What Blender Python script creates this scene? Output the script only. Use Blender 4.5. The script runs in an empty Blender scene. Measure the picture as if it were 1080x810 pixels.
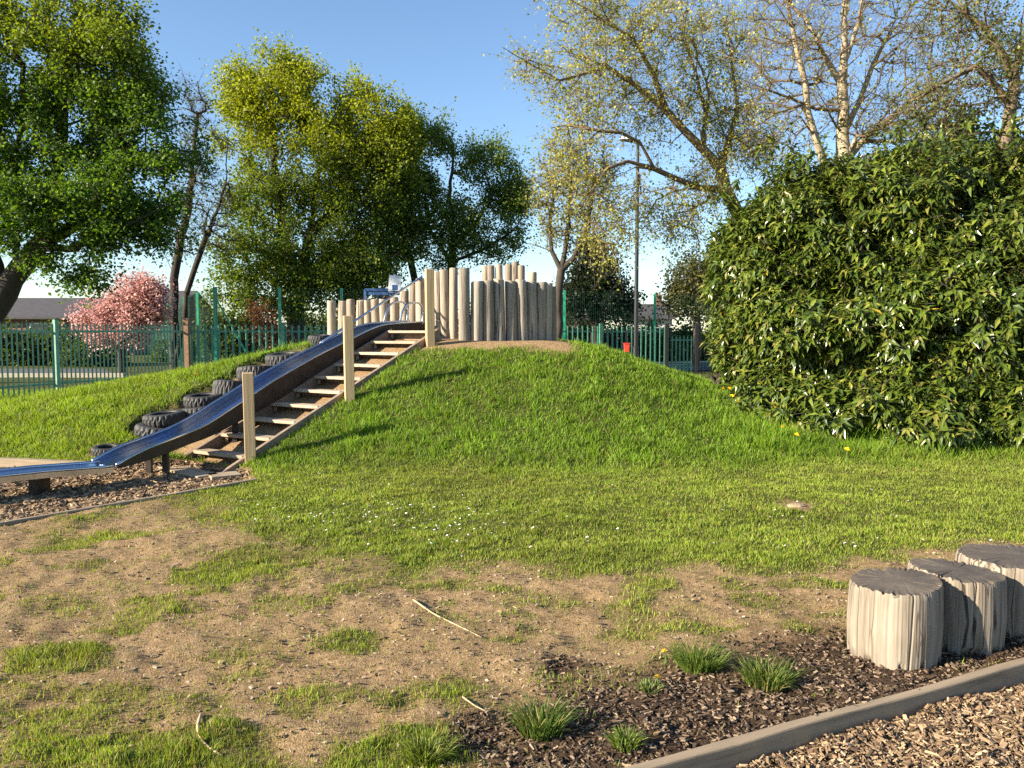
import bpy, bmesh, math, random
import numpy as np
from mathutils import Vector, Matrix

rng = np.random.default_rng(11)
random.seed(11)
S = bpy.context.scene
C = S.collection
R = math.radians

# ------------------------------------------------------------------ camera frame (used to turn measured points into places)
F = 840.0
TILT = math.atan(55 / F)
EYE = 1.55

def ray(px, py):
    u = (px - 540) / F
    v = (405 - py) / F
    return np.array([u, math.cos(TILT) + v * math.sin(TILT), -math.sin(TILT) + v * math.cos(TILT)])

def W(px, py, Y):
    r = ray(px, py)
    return np.array([0, 0, EYE]) + r * (Y / r[1])

# ------------------------------------------------------------------ noise
def _hash(ix, iy, seed):
    n = (ix.astype(np.int64) * 374761393 + iy.astype(np.int64) * 668265263 + seed * 974711) & 0x7fffffff
    n = ((n ^ (n >> 13)) * 1274126177) & 0x7fffffff
    return ((n ^ (n >> 16)) & 0xffff) / 65535.0

def vnoise(x, y, s=0):
    xi = np.floor(x); yi = np.floor(y)
    fx = x - xi; fy = y - yi
    fx = fx * fx * (3 - 2 * fx); fy = fy * fy * (3 - 2 * fy)
    a = _hash(xi, yi, s); b = _hash(xi + 1, yi, s); c = _hash(xi, yi + 1, s); d = _hash(xi + 1, yi + 1, s)
    return (a * (1 - fx) + b * fx) * (1 - fy) + (c * (1 - fx) + d * fx) * fy

def fbm(x, y, s=0, o=4):
    t = 0; a = 0.5; n = 0
    for i in range(o):
        t = t + a * vnoise(x * 2 ** i + 17.3 * i, y * 2 ** i - 9.1 * i, s + i); n += a; a *= 0.5
    return t / n

def sstep(a, b, x):
    t = np.clip((x - a) / (b - a), 0, 1)
    return t * t * (3 - 2 * t)

# ------------------------------------------------------------------ terrain
def table(xs, ys, sig):
    gx = np.arange(-60, 60, 0.05)
    gy = np.interp(gx, xs, ys)
    k = np.arange(-int(3 * sig / 0.05), int(3 * sig / 0.05) + 1) * 0.05
    w = np.exp(-0.5 * (k / sig) ** 2); w /= w.sum()
    gy = np.convolve(np.pad(gy, len(k) // 2, mode='edge'), w, mode='valid')
    return lambda x: np.interp(x, gx, gy)

H_ = table([-16, -11, -8.4, -7.4, -6.8, -4.6, -3.2, -1.5, 1.0, 1.6, 2.5, 3.2, 4, 6, 9], [0, .08, .34, .5, .66, 1.04, 1.4, 1.42, 1.42, 1.22, .92, .70, .5, .25, 0], .35)
YF_ = table([-12, -5.5, -3.2, -2, 2, 4, 8], [9.9, 9.6, 9.1, 8.9, 8.9, 9.3, 9.8], .4)
D = np.array([.52, .85]); D /= np.linalg.norm(D)
PL = np.array([-D[1], D[0]])
R0 = np.array([-3.1, 9.35])
SL = 0.40
PIT = [(-10, 4.0), (-5.6, 4.35), (-4.08, 6.32), (-3.2, 7.45), (-2.66, 8.2), (-3.0, 9.05), (-3.9, 9.55), (-5.1, 9.3), (-6.3, 9.6), (-10, 10.2)]

def poly_sd(P, x, y):
    inside = np.zeros(np.shape(x), bool); d = np.full(np.shape(x), 1e9)
    n = len(P)
    for i in range(n):
        ax, ay = P[i]; bx, by = P[(i + 1) % n]
        ex, ey = bx - ax, by - ay
        t = np.clip(((x - ax) * ex + (y - ay) * ey) / (ex * ex + ey * ey), 0, 1)
        d = np.minimum(d, np.hypot(x - ax - t * ex, y - ay - t * ey))
        c = ((ay > y) != (by > y)) & (x < (bx - ax) * (y - ay) / (by - ay + 1e-12) + ax)
        inside ^= c
    return np.where(inside, -d, d)

E1 = W(690, 812, 1); E2 = W(1080, 700, 1)
def gpt(px, py, z=0.0):
    r = ray(px, py); s = (z - EYE) / r[2]
    return np.array([r[0] * s, r[1] * s])
EA = gpt(690, 812); EB = gpt(1080, 702)
ED = (EB - EA) / np.linalg.norm(EB - EA)
EN = np.array([ED[1], -ED[0]])          # towards the chips side (camera right)

def edge_sd(x, y):                       # >0 on the chips side
    return (x - EA[0]) * EN[0] + (y - EA[1]) * EN[1]

def stair_tc(x, y):
    t = (x - R0[0]) * D[0] + (y - R0[1]) * D[1]
    c = (x - R0[0]) * PL[0] + (y - R0[1]) * PL[1]
    return t, c

def hgt(x, y):
    x = np.asarray(x, float); y = np.asarray(y, float)
    yf = YF_(x); t = np.clip((y - yf) / (12.45 - yf), 0, 1)
    prof = 0.55 * t + 0.45 * t * t * (3 - 2 * t)
    h = H_(x) * prof * (1 - sstep(16.4, 20.5, y))
    ts, c = stair_tc(x, y)
    w = sstep(-.12, .02, c) * (1 - sstep(1.55, 1.9, c)) * sstep(-.6, .0, ts) * (1 - sstep(3.5, 4.1, ts))
    h = h * (1 - w) + np.clip(SL * ts - .03, -.06, 1.42) * w
    h = h - .10 * sstep(0.02, -.10, poly_sd(PIT, x, y))
    h = h - .075 * sstep(0.0, .03, edge_sd(x, y)) * (y < 6)
    h = h + .05 * (fbm(x * .8, y * .8, 3, 3) - .5) * sstep(3, 6, y)
    return h

def relief(x, y):
    near = 1 - sstep(7, 11, y)
    return near * (.06 * (fbm(x * 2.2, y * 2.2, 21, 3) - .5) + .045 * (fbm(x * 9, y * 9, 5, 3) - .5) + .012 * (fbm(x * 30, y * 30, 8, 2) - .5))

def ground_z(x, y):
    return hgt(x, y) + relief(x, y)

def hit(px, py):
    r = ray(px, py); s = np.linspace(1.5, 60, 6000)
    p = np.array([0, 0, EYE])[None] + s[:, None] * r[None]
    g = ground_z(p[:, 0], p[:, 1])
    k = np.argmax(p[:, 2] < g)
    return p[k, 0], p[k, 1], float(ground_z(p[k, 0], p[k, 1]))

# tyres sit in level pockets dug into the slope
TY_SPEC = [
        (113, 481, 28, 9, 'lowest tyre, almost buried in the grass beside the slide lip'),
        (170, 468, 48, 17, 'big tyre filled with bark, lowest of the pair nearest the slide'),
        (174, 450, 40, 13, 'flat tyre lying just uphill of the lowest big tyre'),
        (213, 447, 38, 17, 'front tyre of the middle pair, showing its ribbed side'),
        (215, 430, 37, 12, 'tyre behind the middle pair front tyre, filled with earth'),
        (243, 422, 33, 19, 'thick double-ribbed tyre beside the slide below the two topmost steps of tyres'),
        (270, 402, 36, 15, 'tyre behind the lower square post, second from the top of the slope'),
        (300, 388, 36, 15, 'topmost chunky tyre on the grass crest'),
        (337, 365, 22, 12, 'pale grey dusty tyre at the end of the log wall')]
TYRES = []
for px, pyb, wpx, hp, lab in TY_SPEC:
    hx, hy, hz = hit(px, pyb); Ro = wpx / 2 * hy / F * 1.08; k = (hy + Ro * .85) / hy
    wid = hp * hy / F * 1.02
    TYRES.append((hx * k, hy * k, hz + wid * .5 - .01, Ro * k, wid, lab))
_hgt0 = hgt
def hgt(x, y):
    h = _hgt0(x, y); x = np.asarray(x, float); y = np.asarray(y, float)
    for cx, cy, cz, Ro, wid, _ in TYRES:
        d = np.hypot(x - cx, y - cy); w = 1 - sstep(Ro * .98, Ro * 1.45, d)
        h = h * (1 - w) + np.minimum(h, cz - wid * .25) * w
    return h
def tyre_bare(x, y):
    b = np.zeros(np.shape(x))
    for cx, cy, cz, Ro, wid, _ in TYRES: b = np.maximum(b, 1 - sstep(Ro * 1.0, Ro * 1.35, np.hypot(x - cx, y - cy)))
    return b

# ------------------------------------------------------------------ ground cover masks (plan position of grass, soil, bark)
def patch_list():
    L = []
    for px, py, rx, ry, a in [(250, 603, 60, 22, .9), (255, 590, 45, 20, .7), (665, 648, 35, 18, .6), (692, 618, 32, 16, .6), (380, 676, 42, 13, .7), (55, 694, 60, 16, .75),
                              (800, 634, 28, 9, .5), (840, 664, 22, 9, .6), (440, 795, 90, 34, .85), (130, 800, 170, 36, .75), (590, 604, 22, 9, .5), (575, 630, 16, 8, .4),
                              (480, 735, 45, 22, .55), (590, 718, 40, 14, .5), (370, 600, 30, 10, .35), (300, 640, 40, 12, .35), (60, 640, 60, 12, .35), (190, 745, 80, 18, .4),
                              (60, 770, 80, 25, .5), (330, 740, 60, 16, .45), (655, 720, 40, 12, .35)]:
        c = gpt(px, py); a1 = gpt(px + rx, py); b1 = gpt(px, py - ry)
        L.append((c[0], c[1], abs(a1[0] - c[0]), abs(b1[1] - c[1]), a))
    return L
PATCH = patch_list()

def masks(x, y):
    sdp = poly_sd(PIT, x, y); es = edge_sd(x, y)
    n1 = fbm(x * .9, y * .9, 31, 4); n2 = fbm(x * 3.1, y * 3.1, 41, 3); n3 = fbm(x * 8, y * 8, 43, 2)
    yb = np.interp(x, [-9, -4, -2.6, -1.2, 0, 1.5, 3.5, 6], [8.2, 8.0, 6.9, 5.5, 5.3, 5.25, 5.4, 5.5])
    wb = np.interp(x, [-4, -1.5, 0], [.9, .5, .3])
    g = sstep(-wb, wb * .8, y - yb + 1.3 * (n1 - .5) + .7 * (n2 - .5))
    low = .13 * sstep(.50, .68, n2) + .16 * sstep(.52, .62, n1) * sstep(.4, .6, n2)
    low = np.maximum(low * np.interp(y, [2, 4, 6], [1.4, 1.0, 1.2]), .03 + .05 * n3)
    n4 = fbm(x * 2.9 + 5, y * 4.2, 47, 3); n5 = fbm(x * 1.1, y * 1.1, 48, 2)
    low = np.maximum(low, .55 * sstep(.54, .72, n4 + .35 * (n5 - .5)))
    g = np.maximum(g, low)
    for cx, cy, rx, ry, a in PATCH:
        q = np.sqrt(((x - cx) / rx) ** 2 + ((y - cy) / ry) ** 2) + .9 * (n2 - .5) + .7 * (n3 - .5)
        g = np.maximum(g, a * sstep(1.15, .55, q))
    mulch = sstep(.98, .40, -es + .9 * (n1 - .5) + .5 * (n2 - .5)) * (es < .05) * (y < 5.2)
    mulch = mulch * sstep(-.5, .15, x + .5 * (n1 - .5)) * np.clip(sstep(4.6, 3.9, y) + sstep(1.4, 1.7, x), 0, 1)
    # shadowed soil at the lower centre, its shade painted in through the mulch mask
    for px, py, rx, ry in [(510, 775, 40, 34), (560, 800, 50, 20), (590, 700, 20, 10)]:
        c = gpt(px, py); a1 = gpt(px + rx, py); b1 = gpt(px, py - ry)
        q = np.sqrt(((x - c[0]) / abs(a1[0] - c[0])) ** 2 + ((y - c[1]) / abs(b1[1] - c[1])) ** 2) + .8 * (n2 - .5)
        mulch = np.maximum(mulch, sstep(1.2, .6, q))
    g = g * (1 - .93 * mulch)
    chips = np.maximum(sstep(.04, -.04, sdp), sstep(-.01, .03, es) * (y < 6))
    g = g * (1 - chips)
    ts, c = stair_tc(x, y)
    strip = sstep(-.03, .06, c) * (1 - sstep(1.5, 1.75, c + .5 * (n2 - .5))) * sstep(-.3, -.1, ts) * (1 - sstep(4.4, 4.8, ts))
    g = g * (1 - strip)
    # worn sandy top of the mound
    top = sstep(11.75, 12.15, y + .5 * (n2 - .5) + .25 * np.abs(x + .2) ** 1.5 * .3) * (1 - sstep(15.5, 17, y)) * sstep(-1.9, -1.3, x) * (1 - sstep(.8, 1.15, x))
    g = g * (1 - top)
    bx, by = gpt(838, 534)
    q = np.sqrt(((x - bx) / .17) ** 2 + ((y - by) / .22) ** 2) + .8 * (n3 - .5)
    g = g * (1 - sstep(1.1, .7, q))
    g = g * (1 - tyre_bare(x, y))
    bare = np.clip(strip + top + chips, 0, 1)
    # beyond the fence: rough grass, then nothing much
    return np.clip(g, 0, 1), np.clip(mulch, 0, 1), chips, bare

# ------------------------------------------------------------------ helpers: objects
def put(o, parent=None):
    C.objects.link(o)
    if parent is not None:
        o.parent = parent
    return o

def tag(o, label=None, cat=None, group=None, kind=None):
    if label: o['label'] = label
    if cat: o['category'] = cat
    if group: o['group'] = group
    if kind: o['kind'] = kind
    return o

def empty(name, loc, label, cat, group=None):
    o = bpy.data.objects.new(name, None); o.location = [float(v) for v in loc]; o.empty_display_size = .2
    C.objects.link(o)
    return tag(o, label, cat, group)

def arr_mesh(name, V, Fc, n, mat, col=None, smooth=False):
    """V (N,3), Fc flat index array, n verts per face"""
    me = bpy.data.meshes.new(name)
    V = np.ascontiguousarray(V, np.float32); Fc = np.ascontiguousarray(Fc, np.int32).ravel()
    me.vertices.add(len(V)); me.vertices.foreach_set('co', V.ravel())
    m = len(Fc) // n
    me.loops.add(len(Fc)); me.loops.foreach_set('vertex_index', Fc)
    me.polygons.add(m); me.polygons.foreach_set('loop_start', np.arange(0, m * n, n, dtype=np.int32))
    if smooth: me.polygons.foreach_set('use_smooth', np.ones(m, bool))
    else: me.polygons.foreach_set('use_smooth', np.zeros(m, bool))
    if col is not None:
        a = me.attributes.new('Col', 'FLOAT_COLOR', 'POINT')
        cc = np.ones((len(V), 4), np.float32); cc[:, :3] = col
        a.data.foreach_set('color', cc.ravel())
    me.update(calc_edges=True)
    if mat: me.materials.append(mat)
    return me

def arr_obj(name, V, Fc, n, mat, col=None, smooth=False, parent=None, loc=None):
    o = bpy.data.objects.new(name, arr_mesh(name, V, Fc, n, mat, col, smooth))
    if loc is not None: o.location = [float(v) for v in loc]
    return put(o, parent)

def bm_obj(name, bm, mat, parent=None, smooth=False, bevel=0, loc=None):
    bmesh.ops.recalc_face_normals(bm, faces=bm.faces)
    me = bpy.data.meshes.new(name); bm.to_mesh(me); bm.free()
    if smooth:
        for p in me.polygons: p.use_smooth = True
    me.materials.append(mat)
    o = bpy.data.objects.new(name, me)
    if loc is not None: o.location = [float(v) for v in loc]
    put(o, parent)
    if bevel:
        b = o.modifiers.new('bevel', 'BEVEL'); b.width = bevel; b.segments = 2; b.limit_method = 'ANGLE'
    return o

def box(bm, cx, cy, cz, sx, sy, sz, rot=None, cut=0):
    m = Matrix.Translation((cx, cy, cz))
    if rot is not None: m = m @ rot
    m = m @ Matrix.Diagonal((sx, sy, sz, 1))
    return bmesh.ops.create_cube(bm, size=1, matrix=m)['verts']

def beam(bm, a, b, w, h, up=(0, 0, 1)):
    """box from a to b, w sideways, h along up"""
    a = Vector([float(v) for v in a]); b = Vector([float(v) for v in b]); d = b - a; L = d.length; d.normalize()
    s = d.cross(Vector(up)); s.normalize(); u = s.cross(d)
    M = Matrix((d, s, u)).transposed().to_4x4(); M.translation = (a + b) / 2
    return bmesh.ops.create_cube(bm, size=1, matrix=M @ Matrix.Diagonal((L, w, h, 1)))['verts']

def tube(bm, pts, r, n=8, close=True):
    P = [Vector([float(v) for v in p]) for p in pts]; rings = []
    for i, p in enumerate(P):
        d = (P[min(i + 1, len(P) - 1)] - P[max(i - 1, 0)]).normalized()
        s = d.cross(Vector((0, 0, 1)))
        if s.length < .05: s = d.cross(Vector((1, 0, 0)))
        s.normalize(); u = s.cross(d)
        rr = r[i] if hasattr(r, '__len__') else r
        rings.append([bm.verts.new(p + (s * math.cos(2 * math.pi * k / n) + u * math.sin(2 * math.pi * k / n)) * rr) for k in range(n)])
    for a, b in zip(rings, rings[1:]):
        for k in range(n): bm.faces.new((a[k], a[(k + 1) % n], b[(k + 1) % n], b[k]))
    if close:
        bm.faces.new(rings[0][::-1]); bm.faces.new(rings[-1])

# ------------------------------------------------------------------ materials
def new_mat(name):
    m = bpy.data.materials.new(name); m.use_nodes = True
    nt = m.node_tree; nt.nodes.clear()
    out = nt.nodes.new('ShaderNodeOutputMaterial')
    b = nt.nodes.new('ShaderNodeBsdfPrincipled')
    nt.links.new(b.outputs[0], out.inputs[0])
    return m, nt, b, out

def N(nt, t, **kw):
    n = nt.nodes.new(t)
    for k, v in kw.items():
        if k in n.inputs.keys(): n.inputs[k].default_value = v
        else: setattr(n, k, v)
    return n

def ramp(nt, fac, stops):
    r = nt.nodes.new('ShaderNodeValToRGB')
    e = r.color_ramp.elements
    while len(e) < len(stops): e.new(.5)
    for i, (p, c) in enumerate(stops): e[i].position = p; e[i].color = (*c, 1)
    nt.links.new(fac, r.inputs[0]); return r.outputs[0]

def mixc(nt, fac, a, b, mode='MIX'):
    m = nt.nodes.new('ShaderNodeMix'); m.data_type = 'RGBA'; m.blend_type = mode
    for i, v in ((0, fac), (6, a), (7, b)):
        if isinstance(v, (int, float)): m.inputs[i].default_value = v
        elif isinstance(v, tuple): m.inputs[i].default_value = (*v, 1)
        else: nt.links.new(v, m.inputs[i])
    return m.outputs[2]

def bump(nt, b, hgt_, strength, dist):
    n = nt.nodes.new('ShaderNodeBump'); n.inputs['Strength'].default_value = strength; n.inputs['Distance'].default_value = dist
    nt.links.new(hgt_, n.inputs['Height']); nt.links.new(n.outputs[0], b.inputs['Normal']); return n

def noise(nt, vec, scale, detail=4, rough=.55):
    n = nt.nodes.new('ShaderNodeTexNoise'); n.inputs['Scale'].default_value = scale; n.inputs['Detail'].default_value = detail; n.inputs['Roughness'].default_value = rough
    if vec is not None: nt.links.new(vec, n.inputs['Vector'])
    return n.outputs[0]

def coords(nt, scale=(1, 1, 1), kind='Object', rnd=True):
    tc = nt.nodes.new('ShaderNodeTexCoord'); mp = nt.nodes.new('ShaderNodeMapping'); mp.inputs['Scale'].default_value = scale
    nt.links.new(tc.outputs[kind], mp.inputs['Vector'])
    if rnd:
        oi = nt.nodes.new('ShaderNodeObjectInfo'); ml = nt.nodes.new('ShaderNodeMath'); ml.operation = 'MULTIPLY'; ml.inputs[1].default_value = 37
        nt.links.new(oi.outputs['Random'], ml.inputs[0]); nt.links.new(ml.outputs[0], mp.inputs['Location'])
    return mp.outputs[0]

def mat_wood(name, a, b, dark, stretch=(14, 14, 1.2), rough=.85, streak=.55, vary=.25, check=None):
    m, nt, bs, out = new_mat(name)
    v = coords(nt, stretch)
    n1 = noise(nt, v, 1.6, 6, .62)
    v2 = coords(nt, (1, 1, 1)); n2 = noise(nt, v2, 3.5, 4)
    c = ramp(nt, n1, [(.30, dark), (.44, b), (.68, a)])
    c = mixc(nt, n2, c, mixc(nt, .6, c, b), 'MIX')
    if check: c, _ = checks(nt, c, check, .014, dark)
    oi = nt.nodes.new('ShaderNodeObjectInfo')
    hs = nt.nodes.new('ShaderNodeHueSaturation')
    mr = nt.nodes.new('ShaderNodeMapRange'); mr.inputs[3].default_value = 1 - vary; mr.inputs[4].default_value = 1 + vary * .6
    nt.links.new(oi.outputs['Random'], mr.inputs[0]); nt.links.new(mr.outputs[0], hs.inputs['Value']); nt.links.new(c, hs.inputs['Color'])
    nt.links.new(hs.outputs[0], bs.inputs['Base Color'])
    bs.inputs['Roughness'].default_value = rough
    bump(nt, bs, n1, streak, .012)
    return m

def checks(nt, col, stretch, width, dark, scale=1.0):
    v = coords(nt, stretch); n = nt.nodes.new('ShaderNodeTexNoise'); n.inputs['Scale'].default_value = scale; n.inputs['Detail'].default_value = 1.0
    nt.links.new(v, n.inputs['Vector'])
    a = nt.nodes.new('ShaderNodeMath'); a.operation = 'SUBTRACT'; a.inputs[1].default_value = .5; nt.links.new(n.outputs[0], a.inputs[0])
    b = nt.nodes.new('ShaderNodeMath'); b.operation = 'ABSOLUTE'; nt.links.new(a.outputs[0], b.inputs[0])
    m = nt.nodes.new('ShaderNodeMapRange'); m.inputs[1].default_value = width * .3; m.inputs[2].default_value = width; nt.links.new(b.outputs[0], m.inputs[0])
    return mixc(nt, m.outputs[0], dark, col), m.outputs[0]

def mat_plain(name, col, rough=.5, metal=0, nscale=12, var=.25, bmp=.1, bd=.004):
    m, nt, bs, out = new_mat(name)
    v = coords(nt)
    n = noise(nt, v, nscale, 5, .6)
    lo = tuple(c * (1 - var) for c in col); hi = tuple(min(1, c * (1 + var)) for c in col)
    nt.links.new(ramp(nt, n, [(.3, lo), (.7, hi)]), bs.inputs['Base Color'])
    bs.inputs['Roughness'].default_value = rough; bs.inputs['Metallic'].default_value = metal
    if bmp: bump(nt, bs, n, bmp, bd)
    return m

def mat_leaf(name, rough=.5, trans=.35, spec=.4, tcol=(1.35, 1.35, .5)):
    m, nt, bs, out = new_mat(name)
    at = nt.nodes.new('ShaderNodeAttribute'); at.attribute_name = 'Col'
    nt.links.new(at.outputs['Color'], bs.inputs['Base Color'])
    bs.inputs['Roughness'].default_value = rough; bs.inputs['Specular IOR Level'].default_value = spec
    tr = nt.nodes.new('ShaderNodeBsdfTranslucent')
    nt.links.new(mixc(nt, 1.0, at.outputs['Color'], tcol, 'MULTIPLY'), tr.inputs['Color'])
    mx = nt.nodes.new('ShaderNodeMixShader'); mx.inputs[0].default_value = trans
    nt.links.new(bs.outputs[0], mx.inputs[1]); nt.links.new(tr.outputs[0], mx.inputs[2]); nt.links.new(mx.outputs[0], out.inputs[0])
    return m

def mat_attr(name, rough=.9, spec=.2):
    m, nt, bs, out = new_mat(name)
    at = nt.nodes.new('ShaderNodeAttribute'); at.attribute_name = 'Col'
    v = coords(nt, rnd=False); n = noise(nt, v, 90, 3)
    nt.links.new(mixc(nt, n, mixc(nt, 1.0, at.outputs['Color'], (.72, .70, .68), 'MULTIPLY'), at.outputs['Color']), bs.inputs['Base Color'])
    bs.inputs['Roughness'].default_value = rough; bs.inputs['Specular IOR Level'].default_value = spec
    return m

M = {}
M['leaf'] = mat_leaf('tree_leaf', .5, .48)
M['laurel'] = mat_leaf('laurel_leaf', .28, .11, .5, (1.2, 1.35, .4))
M['blade'] = mat_leaf('grass_blade', .55, .40, .3, (1.3, 1.3, .45))
M['petal'] = mat_leaf('blossom_petal', .6, .35, .2, (1.1, .95, .95))
M['chip'] = mat_attr('bark_chip')
M['bark'] = mat_wood('tree_bark', (.17, .125, .085), (.10, .075, .052), (.035, .026, .02), (6, 6, 1.5), .95, .8)
M['bark_dark'] = mat_wood('dark_bark', (.07, .055, .04), (.045, .035, .026), (.02, .015, .012), (6, 6, 1.5), .95, .8)
M['bark_pale'] = mat_wood('pale_branch_bark', (.24, .17, .105), (.15, .105, .065), (.07, .05, .035), (5, 5, 3), .9, .6)
M['bark_birch'] = mat_wood('birch_bark', (.44, .37, .25), (.33, .265, .17), (.09, .068, .045), (2, 2, 9), .8, .5)
M['log'] = mat_wood('palisade_log_wood', (.42, .35, .265), (.29, .24, .18), (.11, .088, .066), (14, 14, 1.0), .85, .9, .35, (11, 11, .2))
M['log_grey'] = mat_wood('weathered_log_wood', (.40, .345, .28), (.28, .24, .19), (.09, .075, .06), (14, 14, 1.0), .9, .9, .35, (11, 11, .2))
M['post'] = mat_wood('softwood_post', (.52, .38, .21), (.44, .31, .165), (.27, .18, .09), (16, 16, .7), .8, .25, .1)
M['tread'] = mat_wood('worn_plank', (.50, .40, .29), (.38, .295, .20), (.17, .125, .085), (3, 14, 14))
M['stringer'] = mat_wood('brown_plank', (.32, .24, .17), (.22, .16, .115), (.09, .066, .048), (3, 14, 14))
M['edging'] = mat_wood('grey_edging_board', (.42, .32, .21), (.31, .235, .155), (.15, .11, .075), (1.2, 16, 16), .9, .8)
M['green'] = mat_plain('green_fence_paint', (.065, .215, .135), .45, 0, 9, .3, .05)
M['green_pale'] = mat_plain('sunlit_green_paint', (.15, .30, .20), .5, 0, 9, .25, .05)  # lighter copy of the fence green, sunlight put into the colour
M['green_court'] = mat_plain('court_green_paint', (.02, .27, .14), .4, 0, 9, .2, .03)
M['mesh'] = mat_plain('court_wire', (.015, .11, .065), .5, 0, 9, .2, 0)
M['rust'] = mat_plain('rusted_post', (.23, .13, .07), .8, 0, 18, .4, .2)
M['black'] = mat_plain('black_paint', (.012, .012, .013), .45, 0, 10, .3, .05)
M['rubber'] = mat_plain('tyre_rubber', (.030, .029, .028), .65, 0, 25, .45, .3)
M['soil'] = mat_plain('soil', (.22, .155, .095), 1, 0, 14, .45, .6, .02)
M['red'] = mat_plain('red_plastic', (.62, .055, .03), .4, 0, 8, .12, .03)
M['white'] = mat_plain('white_board', (.75, .77, .80), .5, 0, 6, .08, .03)
M['blue'] = mat_plain('blue_paint', (.04, .10, .25), .45, 0, 8, .2, .03)
M['roof'] = mat_plain('grey_roof_tile', (.055, .05, .053), .85, 0, 3, .25, .3, .02)
M['brick'] = mat_plain('brick_wall', (.17, .095, .065), .9, 0, 6, .3, .3, .01)
M['render_wall'] = mat_plain('pale_render', (.42, .38, .34), .9, 0, 3, .15, .1)
M['glass'] = mat_plain('window_glass', (.03, .035, .045), .08, 0, 2, .2, 0)
M['yellow'] = mat_plain('dandelion_yellow', (.85, .55, .01), .6, 0, 80, .15, 0)
M['daisy'] = mat_plain('daisy_white', (.8, .78, .74), .6, 0, 80, .08, 0)
M['stalk'] = mat_plain('stalk_green', (.10, .18, .04), .6, 0, 40, .2, 0)
M['twig'] = mat_plain('dry_twig', (.42, .31, .18), .8, 0, 30, .3, .2)

def mat_steel(name, a, b):
    m, nt, bs, out = new_mat(name)
    v = coords(nt, (1, 1, 1)); n = noise(nt, v, 5, 5, .6)
    nt.links.new(ramp(nt, n, [(.3, a), (.7, b)]), bs.inputs['Base Color'])
    bs.inputs['Metallic'].default_value = 1
    mr = nt.nodes.new('ShaderNodeMapRange'); mr.inputs[3].default_value = .13; mr.inputs[4].default_value = .24
    nt.links.new(n, mr.inputs[0]); nt.links.new(mr.outputs[0], bs.inputs['Roughness'])
    return m
M['steel'] = mat_steel('sky_tinted_steel', (.27, .36, .54), (.34, .43, .61))  # blue of the reflected sky is mixed into the steel colour
M['steel_pale'] = mat_steel('pale_steel', (.44, .48, .55), (.55, .59, .66))  # paler copy of the steel, with a weaker sky tint in it
M['steel_dark'] = mat_plain('shaded_steel_side', (.035, .027, .023), .55, .3, 7, .4, .1)  # rusty brown side steel with the shade on it worked into the colour

def mat_ground():
    m, nt, bs, out = new_mat('ground_soil_and_turf')
    tc = nt.nodes.new('ShaderNodeTexCoord'); P = tc.outputs['Object']
    at = nt.nodes.new('ShaderNodeAttribute'); at.attribute_name = 'Mask'
    sp = nt.nodes.new('ShaderNodeSeparateColor'); nt.links.new(at.outputs['Color'], sp.inputs[0])
    g, mu, ch = sp.outputs[0], sp.outputs[1], sp.outputs[2]
    a = noise(nt, P, 2.2, 5); b = noise(nt, P, 26, 5, .7); c = noise(nt, P, 110, 3, .7)
    dirt = ramp(nt, b, [(.28, (.25, .168, .090)), (.5, (.41, .29, .17)), (.72, (.56, .42, .26))])
    dirt = mixc(nt, a, mixc(nt, 1, dirt, (.82, .78, .72), 'MULTIPLY'), dirt)
    dirt = mixc(nt, mixc(nt, .65, (.5, .5, .5), c), mixc(nt, 1, dirt, (.70, .66, .6), 'MULTIPLY'), mixc(nt, 1, dirt, (1.15, 1.12, 1.08), 'MULTIPLY'))
    mulch = ramp(nt, c, [(.3, (.035, .022, .014)), (.6, (.085, .056, .036)), (.8, (.16, .11, .07))])
    chip = ramp(nt, b, [(.3, (.10, .066, .04)), (.6, (.22, .15, .09)), (.8, (.34, .25, .16))])
    turf = ramp(nt, b, [(.3, (.055, .062, .016)), (.6, (.10, .105, .03)), (.8, (.17, .15, .06))])
    col = mixc(nt, g, dirt, turf); col = mixc(nt, mu, col, mulch); col = mixc(nt, ch, col, chip)
    nt.links.new(col, bs.inputs['Base Color']); bs.inputs['Roughness'].default_value = 1; bs.inputs['Specular IOR Level'].default_value = .1
    ad = nt.nodes.new('ShaderNodeMath'); ad.operation = 'ADD'; nt.links.new(b, ad.inputs[0]); nt.links.new(c, ad.inputs[1])
    bump(nt, bs, ad.outputs[0], .8, .03)
    return m
M['ground'] = mat_ground()

# ------------------------------------------------------------------ ground sheet
def geo(a, b, s0, k):
    v = [a]; s = s0
    while v[-1] < b: v.append(v[-1] + s); s *= k
    return np.array(v)
gx = np.concatenate([-geo(9.5, 500, .1, 1.25)[::-1], np.arange(-9.46, 8.0, .035), geo(8.0, 500, .1, 1.25)])
gy = np.concatenate([-geo(0, 300, .5, 1.35)[::-1][:-1], np.arange(0, 2, .2), np.arange(2, 6.5, .028), np.arange(6.5, 14, .06), np.arange(14, 24, .25), geo(24, 600, .4, 1.2)])
X, Y = np.meshgrid(gx, gy)
Zg = ground_z(X, Y)
V = np.stack([X, Y, Zg], -1).reshape(-1, 3)
ny, nx = X.shape
idx = np.arange(nx * ny).reshape(ny, nx)
Fq = np.stack([idx[:-1, :-1], idx[:-1, 1:], idx[1:, 1:], idx[1:, :-1]], -1).reshape(-1, 4)
mg, mm, mc, mb = masks(X.ravel(), Y.ravel())
ground = arr_obj('ground', V, Fq, 4, M['ground'], smooth=True)
att = ground.data.attributes.new('Mask', 'FLOAT_COLOR', 'POINT')
cc = np.ones((len(V), 4), np.float32); cc[:, 0] = mg; cc[:, 1] = mm; cc[:, 2] = mc
att.data.foreach_set('color', cc.ravel())
tag(ground, 'grassy mound and worn bare earth of the play area', kind='structure')

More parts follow.
